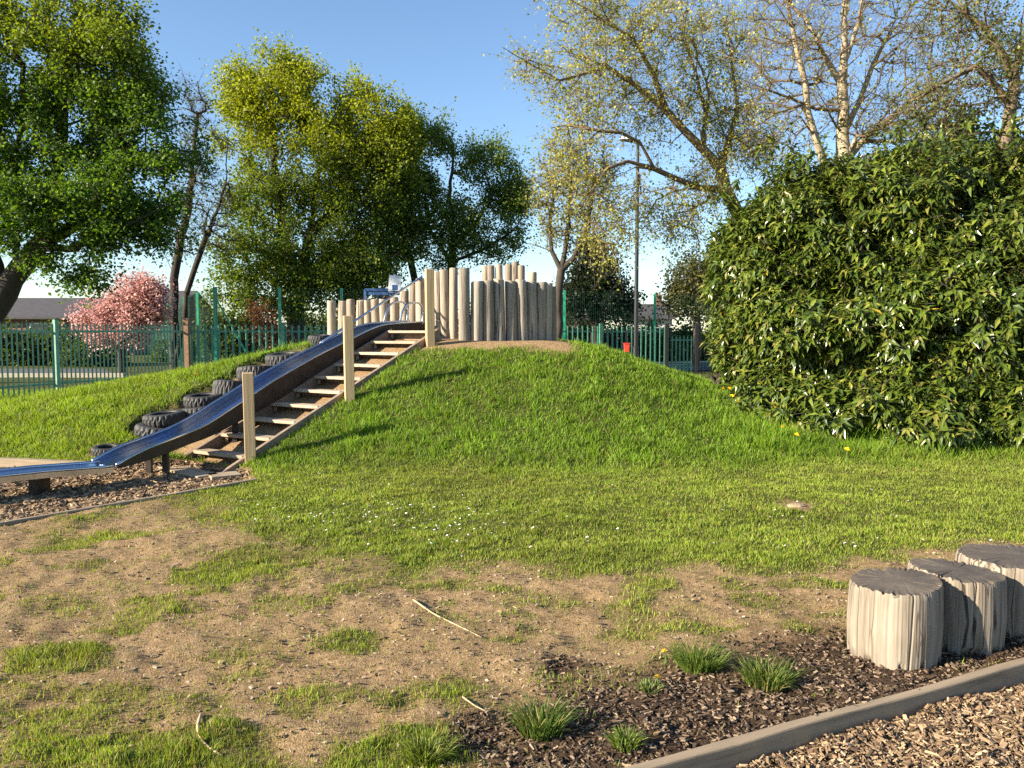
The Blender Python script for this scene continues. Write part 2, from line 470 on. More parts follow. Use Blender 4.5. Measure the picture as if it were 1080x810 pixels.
# ------------------------------------------------------------------ grass
def blades(x, y, z, h, w, lean, col, colt, seg2=True):
    n = len(x)
    a = rng.uniform(0, 2 * np.pi, n); la = rng.uniform(0, 2 * np.pi, n)
    dx, dy = np.cos(a) * w / 2, np.sin(a) * w / 2
    lx, ly = np.cos(la) * lean * h, np.sin(la) * lean * h
    hz = h * np.sqrt(np.clip(1 - lean ** 2 * .6, .2, 1))
    if seg2:
        V = np.empty((n, 5, 3))
        V[:, 0] = np.stack([x - dx, y - dy, z - .01], -1); V[:, 1] = np.stack([x + dx, y + dy, z - .01], -1)
        V[:, 2] = np.stack([x + dx * .75 + lx * .3, y + dy * .75 + ly * .3, z + hz * .6], -1)
        V[:, 3] = np.stack([x - dx * .75 + lx * .3, y - dy * .75 + ly * .3, z + hz * .6], -1)
        V[:, 4] = np.stack([x + lx, y + ly, z + hz], -1)
        b = np.arange(n)[:, None] * 5
        Fc = (b + np.array([[0, 1, 2, 0, 2, 3, 3, 2, 4]])).ravel(); nv = 5
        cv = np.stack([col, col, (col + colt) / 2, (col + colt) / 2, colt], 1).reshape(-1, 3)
    else:
        V = np.empty((n, 3, 3))
        V[:, 0] = np.stack([x - dx, y - dy, z - .01], -1); V[:, 1] = np.stack([x + dx, y + dy, z - .01], -1)
        V[:, 2] = np.stack([x + lx, y + ly, z + hz], -1)
        Fc = np.arange(n * 3); cv = np.stack([col, col, colt], 1).reshape(-1, 3)
    return V.reshape(-1, 3), Fc, cv

def frustum_pts(n, y0, y1, pad=.6):
    """points spread so that nearer ground is denser, inside the part of the ground the photograph shows"""
    y = 1 / (1 / y0 - rng.uniform(0, 1, n) * (1 / y0 - 1 / y1)) if False else y0 * (y1 / y0) ** rng.uniform(0, 1, n)
    x = rng.uniform(-1, 1, n) * (y * .66 + pad)
    return x, y

x, y = frustum_pts(1550000, 2.2, 21, 2.3)
g, mu, ch, ba = masks(x, y)
mound = sstep(-.45, .55, y - YF_(x) + 1.1 * (fbm(x * 1.3, y * 1.3, 19, 3) - .5)) * (y > 8)
nb = fbm(x * 1.2, y * 1.2, 61, 3); nc = fbm(x * 4.5, y * 4.5, 67, 3)
keep = rng.uniform(0, 1, len(x)) < np.clip(g * (.45 + .8 * nc), 0, 1)
keep &= ~((y > 13) & (np.abs(x + .3) < 1.5) & (y < 16))
x, y, g, mound, nb, nc = [v[keep] for v in (x, y, g, mound, nb, nc)]
z = ground_z(x, y)
n = len(x); rn = rng.uniform(0, 1, n)
lawn_c = np.array([.235, .305, .034]); rich = np.array([.15, .28, .014]); dry = np.array([.30, .25, .085]); dark = np.array([.04, .095, .012])
left = sstep(-3.8, -5.2, x) * mound
cm = (mound * (.75 + .5 * (nb - .5)))[:, None]
col = lawn_c * (1 - cm) + rich * cm
col = col * (1 - left[:, None]) + np.array([.23, .32, .02]) * left[:, None]
tone = np.clip((nb - .42) * 2.6, 0, 1)[:, None] * (1 - mound[:, None] * .75)
col = col * (1 - .4 * tone) + np.array([.22, .215, .035]) * .4 * tone
sparse = np.clip(1 - g, 0, 1)
dryp = (rn < (.06 + .10 * (1 - mound) + .28 * sparse))[:, None]
col = np.where(dryp, dry * (.6 + .6 * rng.uniform(0, 1, (n, 1))), col)
dk = (rng.uniform(0, 1, n) < .15)[:, None] & ~dryp
col = np.where(dk, dark, col)
blot = fbm(x * 2.6, y * 2.6, 83, 3); col = col * (.70 + .70 * blot)[:, None]
col = col * rng.uniform(.7, 1.3, (n, 1))
h = (.015 + .017 * rng.uniform(0, 1, n) ** 1.5) * (1 + 1.75 * mound * (nc + .35)) * (1 - .25 * sparse)
near_bush = sstep(1.0, .2, np.abs(y - 10.2)) * sstep(2.5, 3.2, x)
cl = fbm(x * 7, y * 7, 71, 2); h = h * (1 + 1.3 * near_bush) * (.55 + .95 * cl) * np.where(cl > .66, 1.35, 1)
w = np.clip(.0032 + .0010 * y, .004, .015)
lean = rng.uniform(.15, 1.0, n)
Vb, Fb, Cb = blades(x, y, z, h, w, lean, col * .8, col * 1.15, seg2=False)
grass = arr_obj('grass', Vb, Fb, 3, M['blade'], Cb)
tag(grass, 'short grass over the mound and patchy lawn', kind='stuff')

# daisies speckling the lawn
pts = []
for _ in range(75): pts.append((450 + random.gauss(0, 45), 550 + random.gauss(0, 18)))
for _ in range(60): pts.append((random.uniform(280, 1050), random.uniform(500, 585)))
for _ in range(40): pts.append((random.uniform(230, 420), random.uniform(510, 560)))
dv, df, k = [], [], 0
for px, py in pts:
    hx, hy, hz = hit(px, py); r = random.uniform(.007, .013); a0 = random.uniform(0, 1)
    tl = [random.uniform(-.5, .5), random.uniform(-.8, .2)]
    for q in range(6):
        an = a0 + q * math.pi / 3
        dv.append((hx + r * math.cos(an), hy + r * math.sin(an), hz + .036 + r * (tl[0] * math.cos(an) + tl[1] * math.sin(an))))
    dv.append((hx, hy, hz + .041))
    for q in range(6): df += [k + q, k + (q + 1) % 6, k + 6]
    k += 7
tag(arr_obj('daisies', np.array(dv), np.array(df), 3, M['daisy']), 'white daisies speckled through the lawn', kind='stuff')

# ------------------------------------------------------------------ loose bark chips
def chips(x, y, z, L, Wd, T, col, tilt):
    n = len(x)
    a = rng.uniform(0, 2 * np.pi, n); p = rng.normal(0, tilt, n); q = rng.normal(0, tilt, n)
    ex = np.stack([np.cos(a) * np.cos(p), np.sin(a) * np.cos(p), np.sin(p)], -1)
    up = np.stack([np.sin(q) * np.sin(a), -np.sin(q) * np.cos(a), np.cos(q)], -1)
    ey = np.cross(up, ex); ey /= np.linalg.norm(ey, axis=1, keepdims=True); ez = np.cross(ex, ey)
    c = np.stack([x, y, z], -1)
    sg = np.array([[-1, -1, -1], [1, -1, -1], [1, 1, -1], [-1, 1, -1], [-1, -1, 1], [1, -1, 1], [1, 1, 1], [-1, 1, 1]], float)
    jit = 1 + rng.uniform(-.35, .25, (n, 8, 1))
    V = c[:, None] + jit * (sg[None, :, 0:1] * (ex * L[:, None] / 2)[:, None] + sg[None, :, 1:2] * (ey * Wd[:, None] / 2)[:, None] + sg[None, :, 2:3] * (ez * T[:, None] / 2)[:, None])
    f = np.array([0, 3, 2, 1, 4, 5, 6, 7, 0, 1, 5, 4, 1, 2, 6, 5, 2, 3, 7, 6, 3, 0, 4, 7])
    Fc = (np.arange(n)[:, None] * 8 + f[None]).ravel()
    return V.reshape(-1, 3), Fc, np.repeat(col, 8, 0)

def chip_cols(n, pal):
    pal = np.array(pal); i = rng.integers(0, len(pal), n)
    return pal[i] * rng.uniform(.65, 1.25, (n, 1))

PAL = [(.33, .225, .13), (.40, .29, .17), (.25, .165, .095), (.17, .11, .065), (.48, .36, .23), (.30, .21, .13), (.11, .075, .048)]
PALD = [(.115, .076, .048), (.085, .056, .037), (.16, .11, .068), (.25, .18, .115), (.065, .045, .03), (.34, .25, .17)]
# play pit under the slide
n = 90000; x = rng.uniform(-9, -2.6, n); y = rng.uniform(5, 10, n)
k = (poly_sd(PIT, x, y) < -.03) & (np.abs(x) < y * .66 + .4); x, y = x[k], y[k]; n = len(x)
L = rng.uniform(.018, .06, n)
Vc, Fc, Cc = chips(x, y, ground_z(x, y) + rng.uniform(0, .03, n), L, L * rng.uniform(.3, .7, n), L * rng.uniform(.12, .3, n), chip_cols(n, PAL), .3)
tag(arr_obj('bark_chips', Vc, Fc, 4, M['chip'], Cc), 'loose bark chips bedding the pit under the slide', kind='stuff')
# chips beyond the front edging
n = 270000; x = rng.uniform(.3, 5.2, n); y = rng.uniform(1.7, 4.4, n)
k = (edge_sd(x, y) > .04) & (np.abs(x) < y * .66 + 1.6); x, y = x[k], y[k]; n = len(x)
L = rng.uniform(.008, .032, n) * (1 + .9 * (rng.uniform(0, 1, n) < .06))
Vc, Fc, Cc = chips(x, y, ground_z(x, y) + rng.uniform(-.005, .035, n), L, L * rng.uniform(.14, .45, n), L * rng.uniform(.08, .22, n), chip_cols(n, PAL), .42)
tag(arr_obj('bark_chips', Vc, Fc, 4, M['chip'], Cc), 'loose bark chips in front of the near edging board', kind='stuff')
# dark mulch and litter on the bare earth
x, y = frustum_pts(170000, 2.2, 7.5, 1.6)
g, mu, ch, ba = masks(x, y); u = rng.uniform(0, 1, len(x))
k = (ch < .2) & ((u < mu * .75) | (u < .13 * (1 - g) * (.3 + 1.4 * fbm(x * 2, y * 2, 77, 2)))); x, y, mu = x[k], y[k], mu[k]; n = len(x)
L = np.where(mu > .4, rng.uniform(.006, .026, n), rng.uniform(.005, .022, n))
colc = np.where((mu > .35)[:, None], chip_cols(n, PALD), chip_cols(n, [(.36, .26, .16), (.24, .165, .10), (.46, .37, .26), (.18, .12, .075)]))
Vc, Fc, Cc = chips(x, y, ground_z(x, y) + rng.uniform(0, .010, n), L, L * rng.uniform(.2, .6, n), L * rng.uniform(.1, .25, n), colc, .3)
tag(arr_obj('wood_litter', Vc, Fc, 4, M['chip'], Cc), 'dark bark crumbs and dry litter over the bare earth', kind='stuff')

# ------------------------------------------------------------------ stumps
def stump(cx, cy, rad, ht, seed, label, cut_tilt=0):
    rr = np.random.default_rng(seed); nth, nz = 720, 26
    th = np.linspace(0, 2 * np.pi, nth, endpoint=False)
    base = 1 + .045 * np.cos(th * 2 + rr.uniform(0, 6)) + .028 * np.cos(th * 3 + rr.uniform(0, 6)) + .012 * np.cos(th * 5 + rr.uniform(0, 6))
    fine = np.zeros(nth)
    for f in (23, 37, 61, 90): fine += .0016 * np.cos(th * f + rr.uniform(0, 6))
    cr = [(rr.uniform(0, 2 * np.pi), rr.uniform(.009, .022), rr.uniform(.03, .11), rr.uniform(-.07, .11), rr.uniform(.3, 1.4)) for _ in range(15)]
    zs = np.linspace(-.05, 1, nz) ; V = []
    top_drop = 0
    for iz, s in enumerate(zs):
        prof = 1.0 - .035 * abs(s - .45) * 2 - (.02 if s > .98 else 0)
        r = base * prof + fine
        for a, wd, dp, sl, ln in cr:
            dth = np.abs((th - a - sl * s + np.pi) % (2 * np.pi) - np.pi)
            ext = 1.0 if (s > 1 - ln) else .15
            r = r - dp * ext * np.exp(-(dth / wd) ** 2)
        if s < .12:
            r = r - .16 * (.12 - s) / .12 * sstep(.45, .6, vnoise(th * 7, th * 0 + seed, seed)) * (.4 + .6 * vnoise(th * 24, th * 0, seed))
        z = s * ht + (cut_tilt * np.cos(th) * max(s, 0)) + ((.010 * vnoise(th * 16, th * 0, seed + 3) - .007 * sstep(.62, .8, vnoise(th * 9, th * 0, seed + 5))) if s > .97 else 0)
        V.append(np.stack([np.cos(th) * r * rad, np.sin(th) * r * rad, np.broadcast_to(z, th.shape)], -1))
    V = np.array(V).reshape(-1, 3)
    i = np.arange(nth); Fc = []
    for iz in range(nz - 1):
        a = iz * nth
        Fc.append(np.stack([a + i, a + (i + 1) % nth, a + nth + (i + 1) % nth, a + nth + i], -1))
    root = empty('log_stump', (cx, cy, float(hgt(cx, cy)) - .01), label, 'stump', 'row of log stump seats')
    arr_obj('trunk_side', V, np.concatenate(Fc), 4, M['stump_side'], smooth=True, parent=root)
    rim = V[-nth:]; rings = [rim]
    T = [rim]
    for q in (.93, .8, .6, .4, .2):
        P = rim * [q, q, 1]
        if q < .9: P[:, 0] = np.cos(th) * base * q * rad * .985; P[:, 1] = np.sin(th) * base * q * rad * .985; P[:, 2] = rim[:, 2].mean() + cut_tilt * np.cos(th) * q
        P[:, 2] += .006 * (1 - q) + .004 * (fbm(P[:, 0] * 30, P[:, 1] * 30, seed, 2) - .5)
        for a, wd, dp, sl, ln in cr[:14]:
            dth = np.abs((th - a - sl + np.pi) % (2 * np.pi) - np.pi)
            P[:, 2] -= .012 * np.exp(-(dth / .012) ** 2) * np.clip((q - ln * .45) * 3, 0, 1)
        T.append(P)
    T.append(np.array([[0, 0, rim[:, 2].mean() + .005]]))
    Vt = np.concatenate(T); Ft = []
    for q in range(5):
        a = q * nth
        Ft.append(np.stack([a + i, a + (i + 1) % nth, a + nth + (i + 1) % nth, a + nth + i], -1).reshape(-1, 4))
    a = 5 * nth
    tri = np.stack([a + i, a + (i + 1) % nth, np.full(nth, 6 * nth), np.full(nth, 6 * nth)], -1)
    me = bpy.data.meshes.new('cut_top')
    faces = [tuple(f) for f in np.concatenate(Ft).tolist()] + [tuple(f[:3]) for f in tri.tolist()]
    me.from_pydata([tuple(v) for v in Vt.tolist()], [], faces)
    for p in me.polygons: p.use_smooth = True
    me.materials.append(M['stump_top'])
    put(bpy.data.objects.new('cut_top', me), root)

def mat_stump_side():
    m, nt, bs, out = new_mat('silvered_stump_side')
    v = coords(nt, (14, 14, .7)); n1 = noise(nt, v, 1.5, 6, .62)
    v3 = coords(nt, (60, 60, 3)); n3 = noise(nt, v3, 1.5, 3, .6)
    v2 = coords(nt); n2 = noise(nt, v2, 4, 4)
    c = ramp(nt, n1, [(.28, (.085, .064, .044)), (.40, (.225, .188, .142)), (.62, (.37, .325, .26))])
    c = mixc(nt, n2, mixc(nt, 1, c, (.78, .74, .68), 'MULTIPLY'), c)
    c = mixc(nt, n3, mixc(nt, 1, c, (.72, .70, .68), 'MULTIPLY'), c)
    c, ck = checks(nt, c, (9, 9, .10), .012, (.035, .026, .018))
    c2, ck2 = checks(nt, c, (20, 20, .3), .012, (.10, .08, .06))
    nt.links.new(c2, bs.inputs['Base Color']); bs.inputs['Roughness'].default_value = .9
    ad = nt.nodes.new('ShaderNodeMath'); ad.operation = 'ADD'; nt.links.new(n1, ad.inputs[0]); nt.links.new(ck, ad.inputs[1])
    bump(nt, bs, ad.outputs[0], .6, .012); return m
M['stump_side'] = mat_stump_side()
def mat_stump_top():
    m, nt, bs, out = new_mat('blackened_stump_top')
    v = coords(nt); n1 = noise(nt, v, 8, 6, .65); n2 = noise(nt, v, 60, 4, .6)
    c = ramp(nt, n1, [(.3, (.06, .048, .038)), (.55, (.105, .085, .066)), (.75, (.16, .13, .10))])
    c = mixc(nt, n2, mixc(nt, 1, c, (.6, .6, .6), 'MULTIPLY'), mixc(nt, 1, c, (1.2, 1.18, 1.15), 'MULTIPLY'))
    nt.links.new(c, bs.inputs['Base Color']); bs.inputs['Roughness'].default_value = .95
    bump(nt, bs, n2, .6, .006); return m
M['stump_top'] = mat_stump_top()

for px0, px1, pyb, pyt, seed, lab in [
        (892, 993, 706, 613, 5, 'silver-grey log stump seat nearest the camera, leftmost in the row, its side fully sunlit'),
        (957, 1054, 690, 602, 8, 'middle log stump seat half in the shadow of its neighbour'),
        (1008, 1125, 676, 588, 13, 'log stump seat at the far right end, cut off by the frame')]:
    c = gpt((px0 + px1) / 2, pyb - 2); dist = float(np.hypot(*c)); ry = c[1]
    rad = (px1 - px0) / 2 / F * math.hypot(ry, 0) * .96
    cy = c[1] + rad * .9; cx = c[0] * cy / c[1]
    rad *= cy / c[1]
    topz = EYE + (W((px0 + px1) / 2, pyt, cy)[2] - EYE)
    stump(cx, cy, rad, topz + .01, seed, lab, random.uniform(-.012, .012))

# ------------------------------------------------------------------ edging boards
def edging(name, pts, w, top, depth, label, mat='edging'):
    pts = [np.array(p, float) for p in pts]; o0 = pts[0]; d = pts[-1] - o0; an = math.atan2(d[1], d[0]); ca, sa = math.cos(an), math.sin(an)
    bm = bmesh.new(); loc = lambda p: ((p[0] - o0[0]) * ca + (p[1] - o0[1]) * sa, -(p[0] - o0[0]) * sa + (p[1] - o0[1]) * ca)
    for a, b in zip(pts, pts[1:]):
        nseg = max(1, int(np.linalg.norm(b - a) / .25)) if len(pts) == 2 else 1
        beam(bm, (*loc(a), top(a) - depth / 2), (*loc(b), top(b) - depth / 2), w, depth)
    if len(pts) == 2:
        bmesh.ops.subdivide_edges(bm, edges=[e for e in bm.edges if e.calc_length() > .5], cuts=24)
        for v in bm.verts:
            v.co.y += .006 * (float(vnoise(np.array([v.co.x * 2.2]), np.array([v.co.z * 3]), 4)[0]) - .5) * 2; v.co.z += .010 * (float(vnoise(np.array([v.co.x * 3.1]), np.array([v.co.y * 40]), 6)[0]) - .5)
    o = bm_obj(name, bm, M[mat], bevel=.008, loc=(o0[0], o0[1], 0)); o.rotation_euler = (0, 0, an)
    tag(o, label, 'edging board'); return o
e0 = EA - ED * 1.2; e1 = EB + ED * 3.2
edging('timber_edging', [e0, e1], .048, lambda p: .028, .16, 'worn timber edging board between the dark mulch and the near bark chips')
edging('timber_edging', [(-5.6, 4.35), (-4.08, 6.32), (-3.2, 7.45), (-2.66, 8.2)], .045, lambda p: .03, .2, 'thin timber edging board along the front of the slide pit')
edging('timber_edging', [(-10, 10.15), (-6.3, 9.55), (-5.0, 9.25)], .10, lambda p: .035, .2, 'pale timber edging board behind the slide pit at the foot of the left slope')
sb0 = R0 - D * .42 + PL * 1.0; sb1 = R0 - D * .62 + PL * -.05
edging('timber_sleeper', [sb0, sb1, sb1 + np.array([.28, .18])], .26, lambda p: -.045, .12, 'pale sleeper laid on the ground across the foot of the steps', 'tread')

# ------------------------------------------------------------------ steps
st = empty('hill_steps', (R0[0], R0[1], 0), 'open timber steps with plank treads climbing the mound beside the slide', 'steps')
def sp(t, c, dz=0):
    p = R0 + D * t + PL * c
    return np.array([p[0] - R0[0], p[1] - R0[1], SL * t + dz])
WST = .94
for c in (0, WST):
    bm = bmesh.new(); beam(bm, sp(-.38, c, -.01), sp(3.75, c, -.01), .055, .24)
    bm_obj('stringer', bm, M['stringer'], st, bevel=.005)
bm = bmesh.new()
for k in range(10):
    t = -.02 + k * .41
    bm = bmesh.new()
    a = sp(t + .02, .025, .075); b = sp(t + .02, WST - .025, .075)
    beam(bm, a, b, .20, .04)
    tr = bm_obj('tread', bm, M['tread'], st, bevel=.006)
    for c in (.07, WST - .07):
        bm = bmesh.new(); q = sp(t - .02, c, .025); box(bm, q[0], q[1], q[2], .04, .04, .06)
        bm_obj('bracket', bm, M['stringer'], tr)
    if k:
        bm = bmesh.new(); a = sp(t + .13, .025, -.03); b = sp(t + .13, WST - .025, -.03); beam(bm, a, b, .025, .15)
        bm_obj('riser', bm, M['stringer'], st)

for c, nm in ((-.024, 'bolt'), (WST + .024, 'bolt')):
    for k in range(5):
        q = sp(.1 + k * .82, c, -.01); bm = bmesh.new()
        bmesh.ops.create_cone(bm, cap_ends=True, segments=8, radius1=.014, radius2=.011, depth=.014, matrix=Matrix.Translation([float(v) for v in q]) @ Matrix.Rotation(math.atan2(PL[1], PL[0]), 4, 'Z') @ Matrix.Rotation(math.pi / 2, 4, 'Y'))
        bm_obj(nm, bm, M['black'], st)

# ------------------------------------------------------------------ square posts beside the steps
for px, py, pyt, Yp, lab in [(264.5, 490, 393, 9.28, 'short square softwood post at the foot of the steps'),
                             (369, 424, 333, 10.6, 'square softwood post halfway up the steps'),
                             (454, 374, 284, 12.15, 'tall square softwood post at the top of the steps')]:
    b = W(px, py, Yp); t = W(px, pyt, Yp)
    z0 = min(b[2], float(hgt(b[0], b[1]))) - .15
    bm = bmesh.new(); box(bm, 0, 0, (t[2] - z0) / 2, .125, .125, t[2] - z0)
    o = bm_obj('timber_post', bm, M['post'], bevel=.008, loc=(b[0], b[1], z0)); o.rotation_euler = (R(.6), R(-.5), R(18))
    tag(o, lab, 'post', 'square posts along the steps')

# ------------------------------------------------------------------ slide
SP = np.array([W(440, 344, 13.9), W(397, 347, 13.1), W(384, 351, 12.85), W(320, 383, 11.6), W(271, 411, 10.75), W(218, 446, 9.8), W(198, 458, 9.45), W(165, 471, 9.05), W(110, 491, 8.4)])
slide = empty('metal_slide', (SP[-1][0], SP[-1][1], 0), 'long stainless steel slide with dark sides running down the mound into the bark pit', 'slide')
SO = np.array([SP[-1][0], SP[-1][1], 0])
def resample(P, n):
    d = np.r_[0, np.cumsum(np.linalg.norm(np.diff(P, axis=0), axis=1))]
    s = np.linspace(0, d[-1], n); return np.stack([np.interp(s, d, P[:, i]) for i in range(3)], -1)
def smoothp(P, it=6):
    P = P.copy()
    for _ in range(it): P[1:-1] = .25 * P[:-2] + .5 * P[1:-1] + .25 * P[2:]
    return P
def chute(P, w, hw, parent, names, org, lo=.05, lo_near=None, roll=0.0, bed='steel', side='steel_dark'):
    T = np.gradient(P, axis=0); T /= np.linalg.norm(T, axis=1, keepdims=True)
    Sd = np.cross(T, [0, 0, 1.]); Sd /= np.linalg.norm(Sd, axis=1, keepdims=True)
    U = np.cross(Sd, T)
    sg = 1.0 if Sd[len(P) // 2][1] < 0 else -1.0
    U = U + roll * sg * Sd; U /= np.linalg.norm(U, axis=1, keepdims=True); Sd = np.cross(T, U)
    P = P - org; m = len(P)
    q = np.linspace(0, 1, m); tap = np.sqrt(np.clip((1 - q) / .07, .06, 1))          # walls sink into a rounded lip at the foot
    def sheet(name, prof_of, mat, smooth=False):
        rows = [prof_of(i) for i in range(m)]; n = len(rows[0])
        Vv = np.array([[P[i] + Sd[i] * a + U[i] * b for a, b in rows[i]] for i in range(m)]).reshape(-1, 3)
        Fc = [(i * n + j, i * n + (j + 1) % n, (i + 1) * n + (j + 1) % n, (i + 1) * n + j) for i in range(m - 1) for j in range(n)]
        Fc = [tuple(f) for f in Fc] + [tuple(range(n))[::-1], tuple((m - 1) * n + k for k in range(n))]
        me = bpy.data.meshes.new(name); me.from_pydata(Vv.tolist(), [], Fc); me.materials.append(mat)
        for p in me.polygons: p.use_smooth = smooth
        return put(bpy.data.objects.new(name, me), parent)
    t = .006
    sheet(names[0], lambda i: [(-w, t), (w, t), (w, -.004), (-w, -.004)], M[bed])
    ln = lo if lo_near is None else lo_near  # deeper near wall also stands as a dark sheet for shade under the bed
    for s in (-1, 1):
        near = (Sd[m // 2] * s)[1] < 0
        L = (lambda i: lo + (ln - lo) * min(1, max(0, (1 - q[i]) - .16) / .25)) if near else (lambda i: lo)
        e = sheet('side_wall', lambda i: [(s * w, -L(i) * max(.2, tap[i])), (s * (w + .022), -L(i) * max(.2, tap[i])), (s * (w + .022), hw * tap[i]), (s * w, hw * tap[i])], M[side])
        sheet('side_lining', lambda i: [(s * (w - .005), .008), (s * (w - .002), .008), (s * (w - .002), .009 + hw * tap[i]), (s * (w - .005), .009 + hw * tap[i])], M['steel']).parent = e
        sheet('edge_rail', lambda i: [(s * (w + .011) + .02 * math.cos(a), hw * tap[i] + .012 + .016 * math.sin(a)) for a in np.linspace(0, 2 * np.pi, 10, endpoint=False)], M['steel_pale'], True)
    return P, Sd, U
PS = smoothp(resample(SP, 90), 9)
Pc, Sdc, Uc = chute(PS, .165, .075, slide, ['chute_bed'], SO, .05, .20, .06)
# run-out: a separate flatter length beyond the lip
RO = resample(np.array([W(112, 493.5, 8.36), W(40, 499, 7.9), W(-70, 511, 7.3)]), 20)
RO_P, Sro, Uro = chute(RO, .185, .03, slide, ['run_out_bed'], SO, lo=.025, bed='steel_pale', side='steel_pale')
# support legs
def leg(i, PP, dz=0):
    p = PP[i] ; g0 = float(hgt(p[0], p[1])) - .1
    for s in (-.13, .13):
        bm = bmesh.new()
        q = p + Sdc[min(i, 89)] * s
        beam(bm, (q[0] - SO[0], q[1] - SO[1], g0), (q[0] - SO[0], q[1] - SO[1], p[2] - .05), .06, .06, up=(0, 1, 0))
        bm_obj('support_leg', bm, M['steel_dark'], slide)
for i in (6, 36, 62, 79): leg(i, PS)
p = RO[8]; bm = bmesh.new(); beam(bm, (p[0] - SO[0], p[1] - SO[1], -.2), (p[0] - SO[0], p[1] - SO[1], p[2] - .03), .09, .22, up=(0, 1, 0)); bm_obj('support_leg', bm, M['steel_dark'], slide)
# rounded hand hoops on both sides at the top, and the long bar that follows the far edge
for s in (-.18, .18):
    a, b = PS[9] + Sdc[9] * s, PS[1] + Sdc[1] * s
    pts = [a + [0, 0, .05], a * .86 + b * .14 + [0, 0, .27], a * .72 + b * .28 + [0, 0, .38], a * .5 + b * .5 + [0, 0, .42], a * .14 + b * .86 + [0, 0, .42], b + [0, 0, .36], b + (b - a) * .06 + [0, 0, .25], b + [0, 0, .03]]
    bm = bmesh.new(); tube(bm, smoothp(resample(np.array(pts), 28), 2) - SO, .018, 8)
    bm_obj('hand_hoop', bm, M['steel_pale'], slide, smooth=True)
fe = PS[26] - Sdc[26] * -.0 + Sdc[26] * 0
far_sign = 1 if (Sdc[30] @ np.array([PL[0], PL[1], 0])) > 0 else -1
a = PS[30] + Sdc[30] * far_sign * .178 + Uc[30] * .09
b = W(445, 292, 14.15)
bm = bmesh.new(); tube(bm, resample(np.array([a, b]), 8) - SO, .02, 8); bm_obj('handrail', bm, M['steel_pale'], slide, smooth=True)

# ------------------------------------------------------------------ log palisades
def log_obj(parent, org, x, y, z0, z1, r, mat, k):
    rr = np.random.default_rng(1000 + k); n, nz = 22, 10
    th = np.linspace(0, 2 * np.pi, n, endpoint=False); V = []
    lean = rr.normal(0, .02, 2); H = z1 - z0 + .15
    zz = list(np.linspace(0, H - .02, nz)) + [H]
    for s in zz:
        q = r * (1.03 - .05 * s / H) * (1 + .03 * np.cos(th * 2 + rr.uniform(0, .4) + k) + .015 * np.cos(th * 5 + k)) * (.9 if s == H else 1)
        V.append(np.stack([np.cos(th) * q + lean[0] * s, np.sin(th) * q + lean[1] * s, np.full(n, s) + (.008 * np.cos(th + k) if s > H - .03 else 0)], -1))
    V = np.array(V).reshape(-1, 3) + [x - org[0], y - org[1], z0 - .15 - org[2]]
    faces = []
    for i in range(len(zz) - 1):
        for j in range(n): faces.append((i * n + j, i * n + (j + 1) % n, (i + 1) * n + (j + 1) % n, (i + 1) * n + j))
    faces.append(tuple(range((len(zz) - 1) * n, len(zz) * n)))
    me = bpy.data.meshes.new('upright_log'); me.from_pydata(V.tolist(), [], faces); me.materials.append(mat)
    for p in me.polygons: p.use_smooth = len(p.vertices) == 4
    # object origin at the log so each one gets its own grain
    return put(bpy.data.objects.new('upright_log', me), parent)

def palisade(lst, label, mat):
    p0 = W(lst[0][0], 360, lst[0][2]); org = np.array([p0[0], p0[1], float(hgt(p0[0], p0[1]))])
    root = empty('log_palisade', org, label, 'log wall', 'log walls on the mound')
    for k, (px, pyt, Yp, wpx) in enumerate(lst):
        t = W(px, pyt, Yp)
        log_obj(root, org, t[0], t[1], float(hgt(t[0], t[1])), t[2] + random.uniform(-.012, .012), wpx / 2 * Yp / F * random.uniform(.95, 1.03), mat, k + int(px))
A_px = [349.4, 360.2, 370, 379.4, 388.3, 397.2, 406.2, 416, 425.6, 434.6, 443.2, 452.5, 461.5, 469.7, 478]
A_py = [317, 317, 316.4, 316.4, 316.4, 316, 315.5, 314, 306, 300, 293.5, 289, 286.4, 285, 283.3]
palisade([(a, b, 15.4 - 1.7 * i / 14, 9.4) for i, (a, b) in enumerate(zip(A_px, A_py))], 'long wall of upright logs stepping up behind the slide towards the steps', M['log'])
palisade([(489.5, 283.0, 12.6, 12.2), (502.2, 296.2, 12.66, 12.6), (514.8, 296.0, 12.72, 12.4), (527.4, 295.2, 12.79, 12.6), (540, 295.2, 12.86, 12.4), (551.5, 295.8, 12.93, 12), (561.5, 296.2, 13.0, 11.6),
          (570, 297, 13.08, 11), (577, 298.8, 13.16, 10.4), (582.2, 302, 13.25, 10)], 'curved front wall of grey upright logs at the crest of the mound', M['log_grey'])
palisade([(511, 281, 15.5, 8.4), (519.4, 280, 15.5, 8.4), (528, 279.6, 15.5, 8.6), (536.3, 278.2, 15.45, 8.2), (543.6, 276.2, 15.4, 7.6), (550, 280.6, 15.3, 8), (560.5, 288, 15.1, 10)],
         'short tall row of pale logs showing above and behind the front log wall', M['log'])

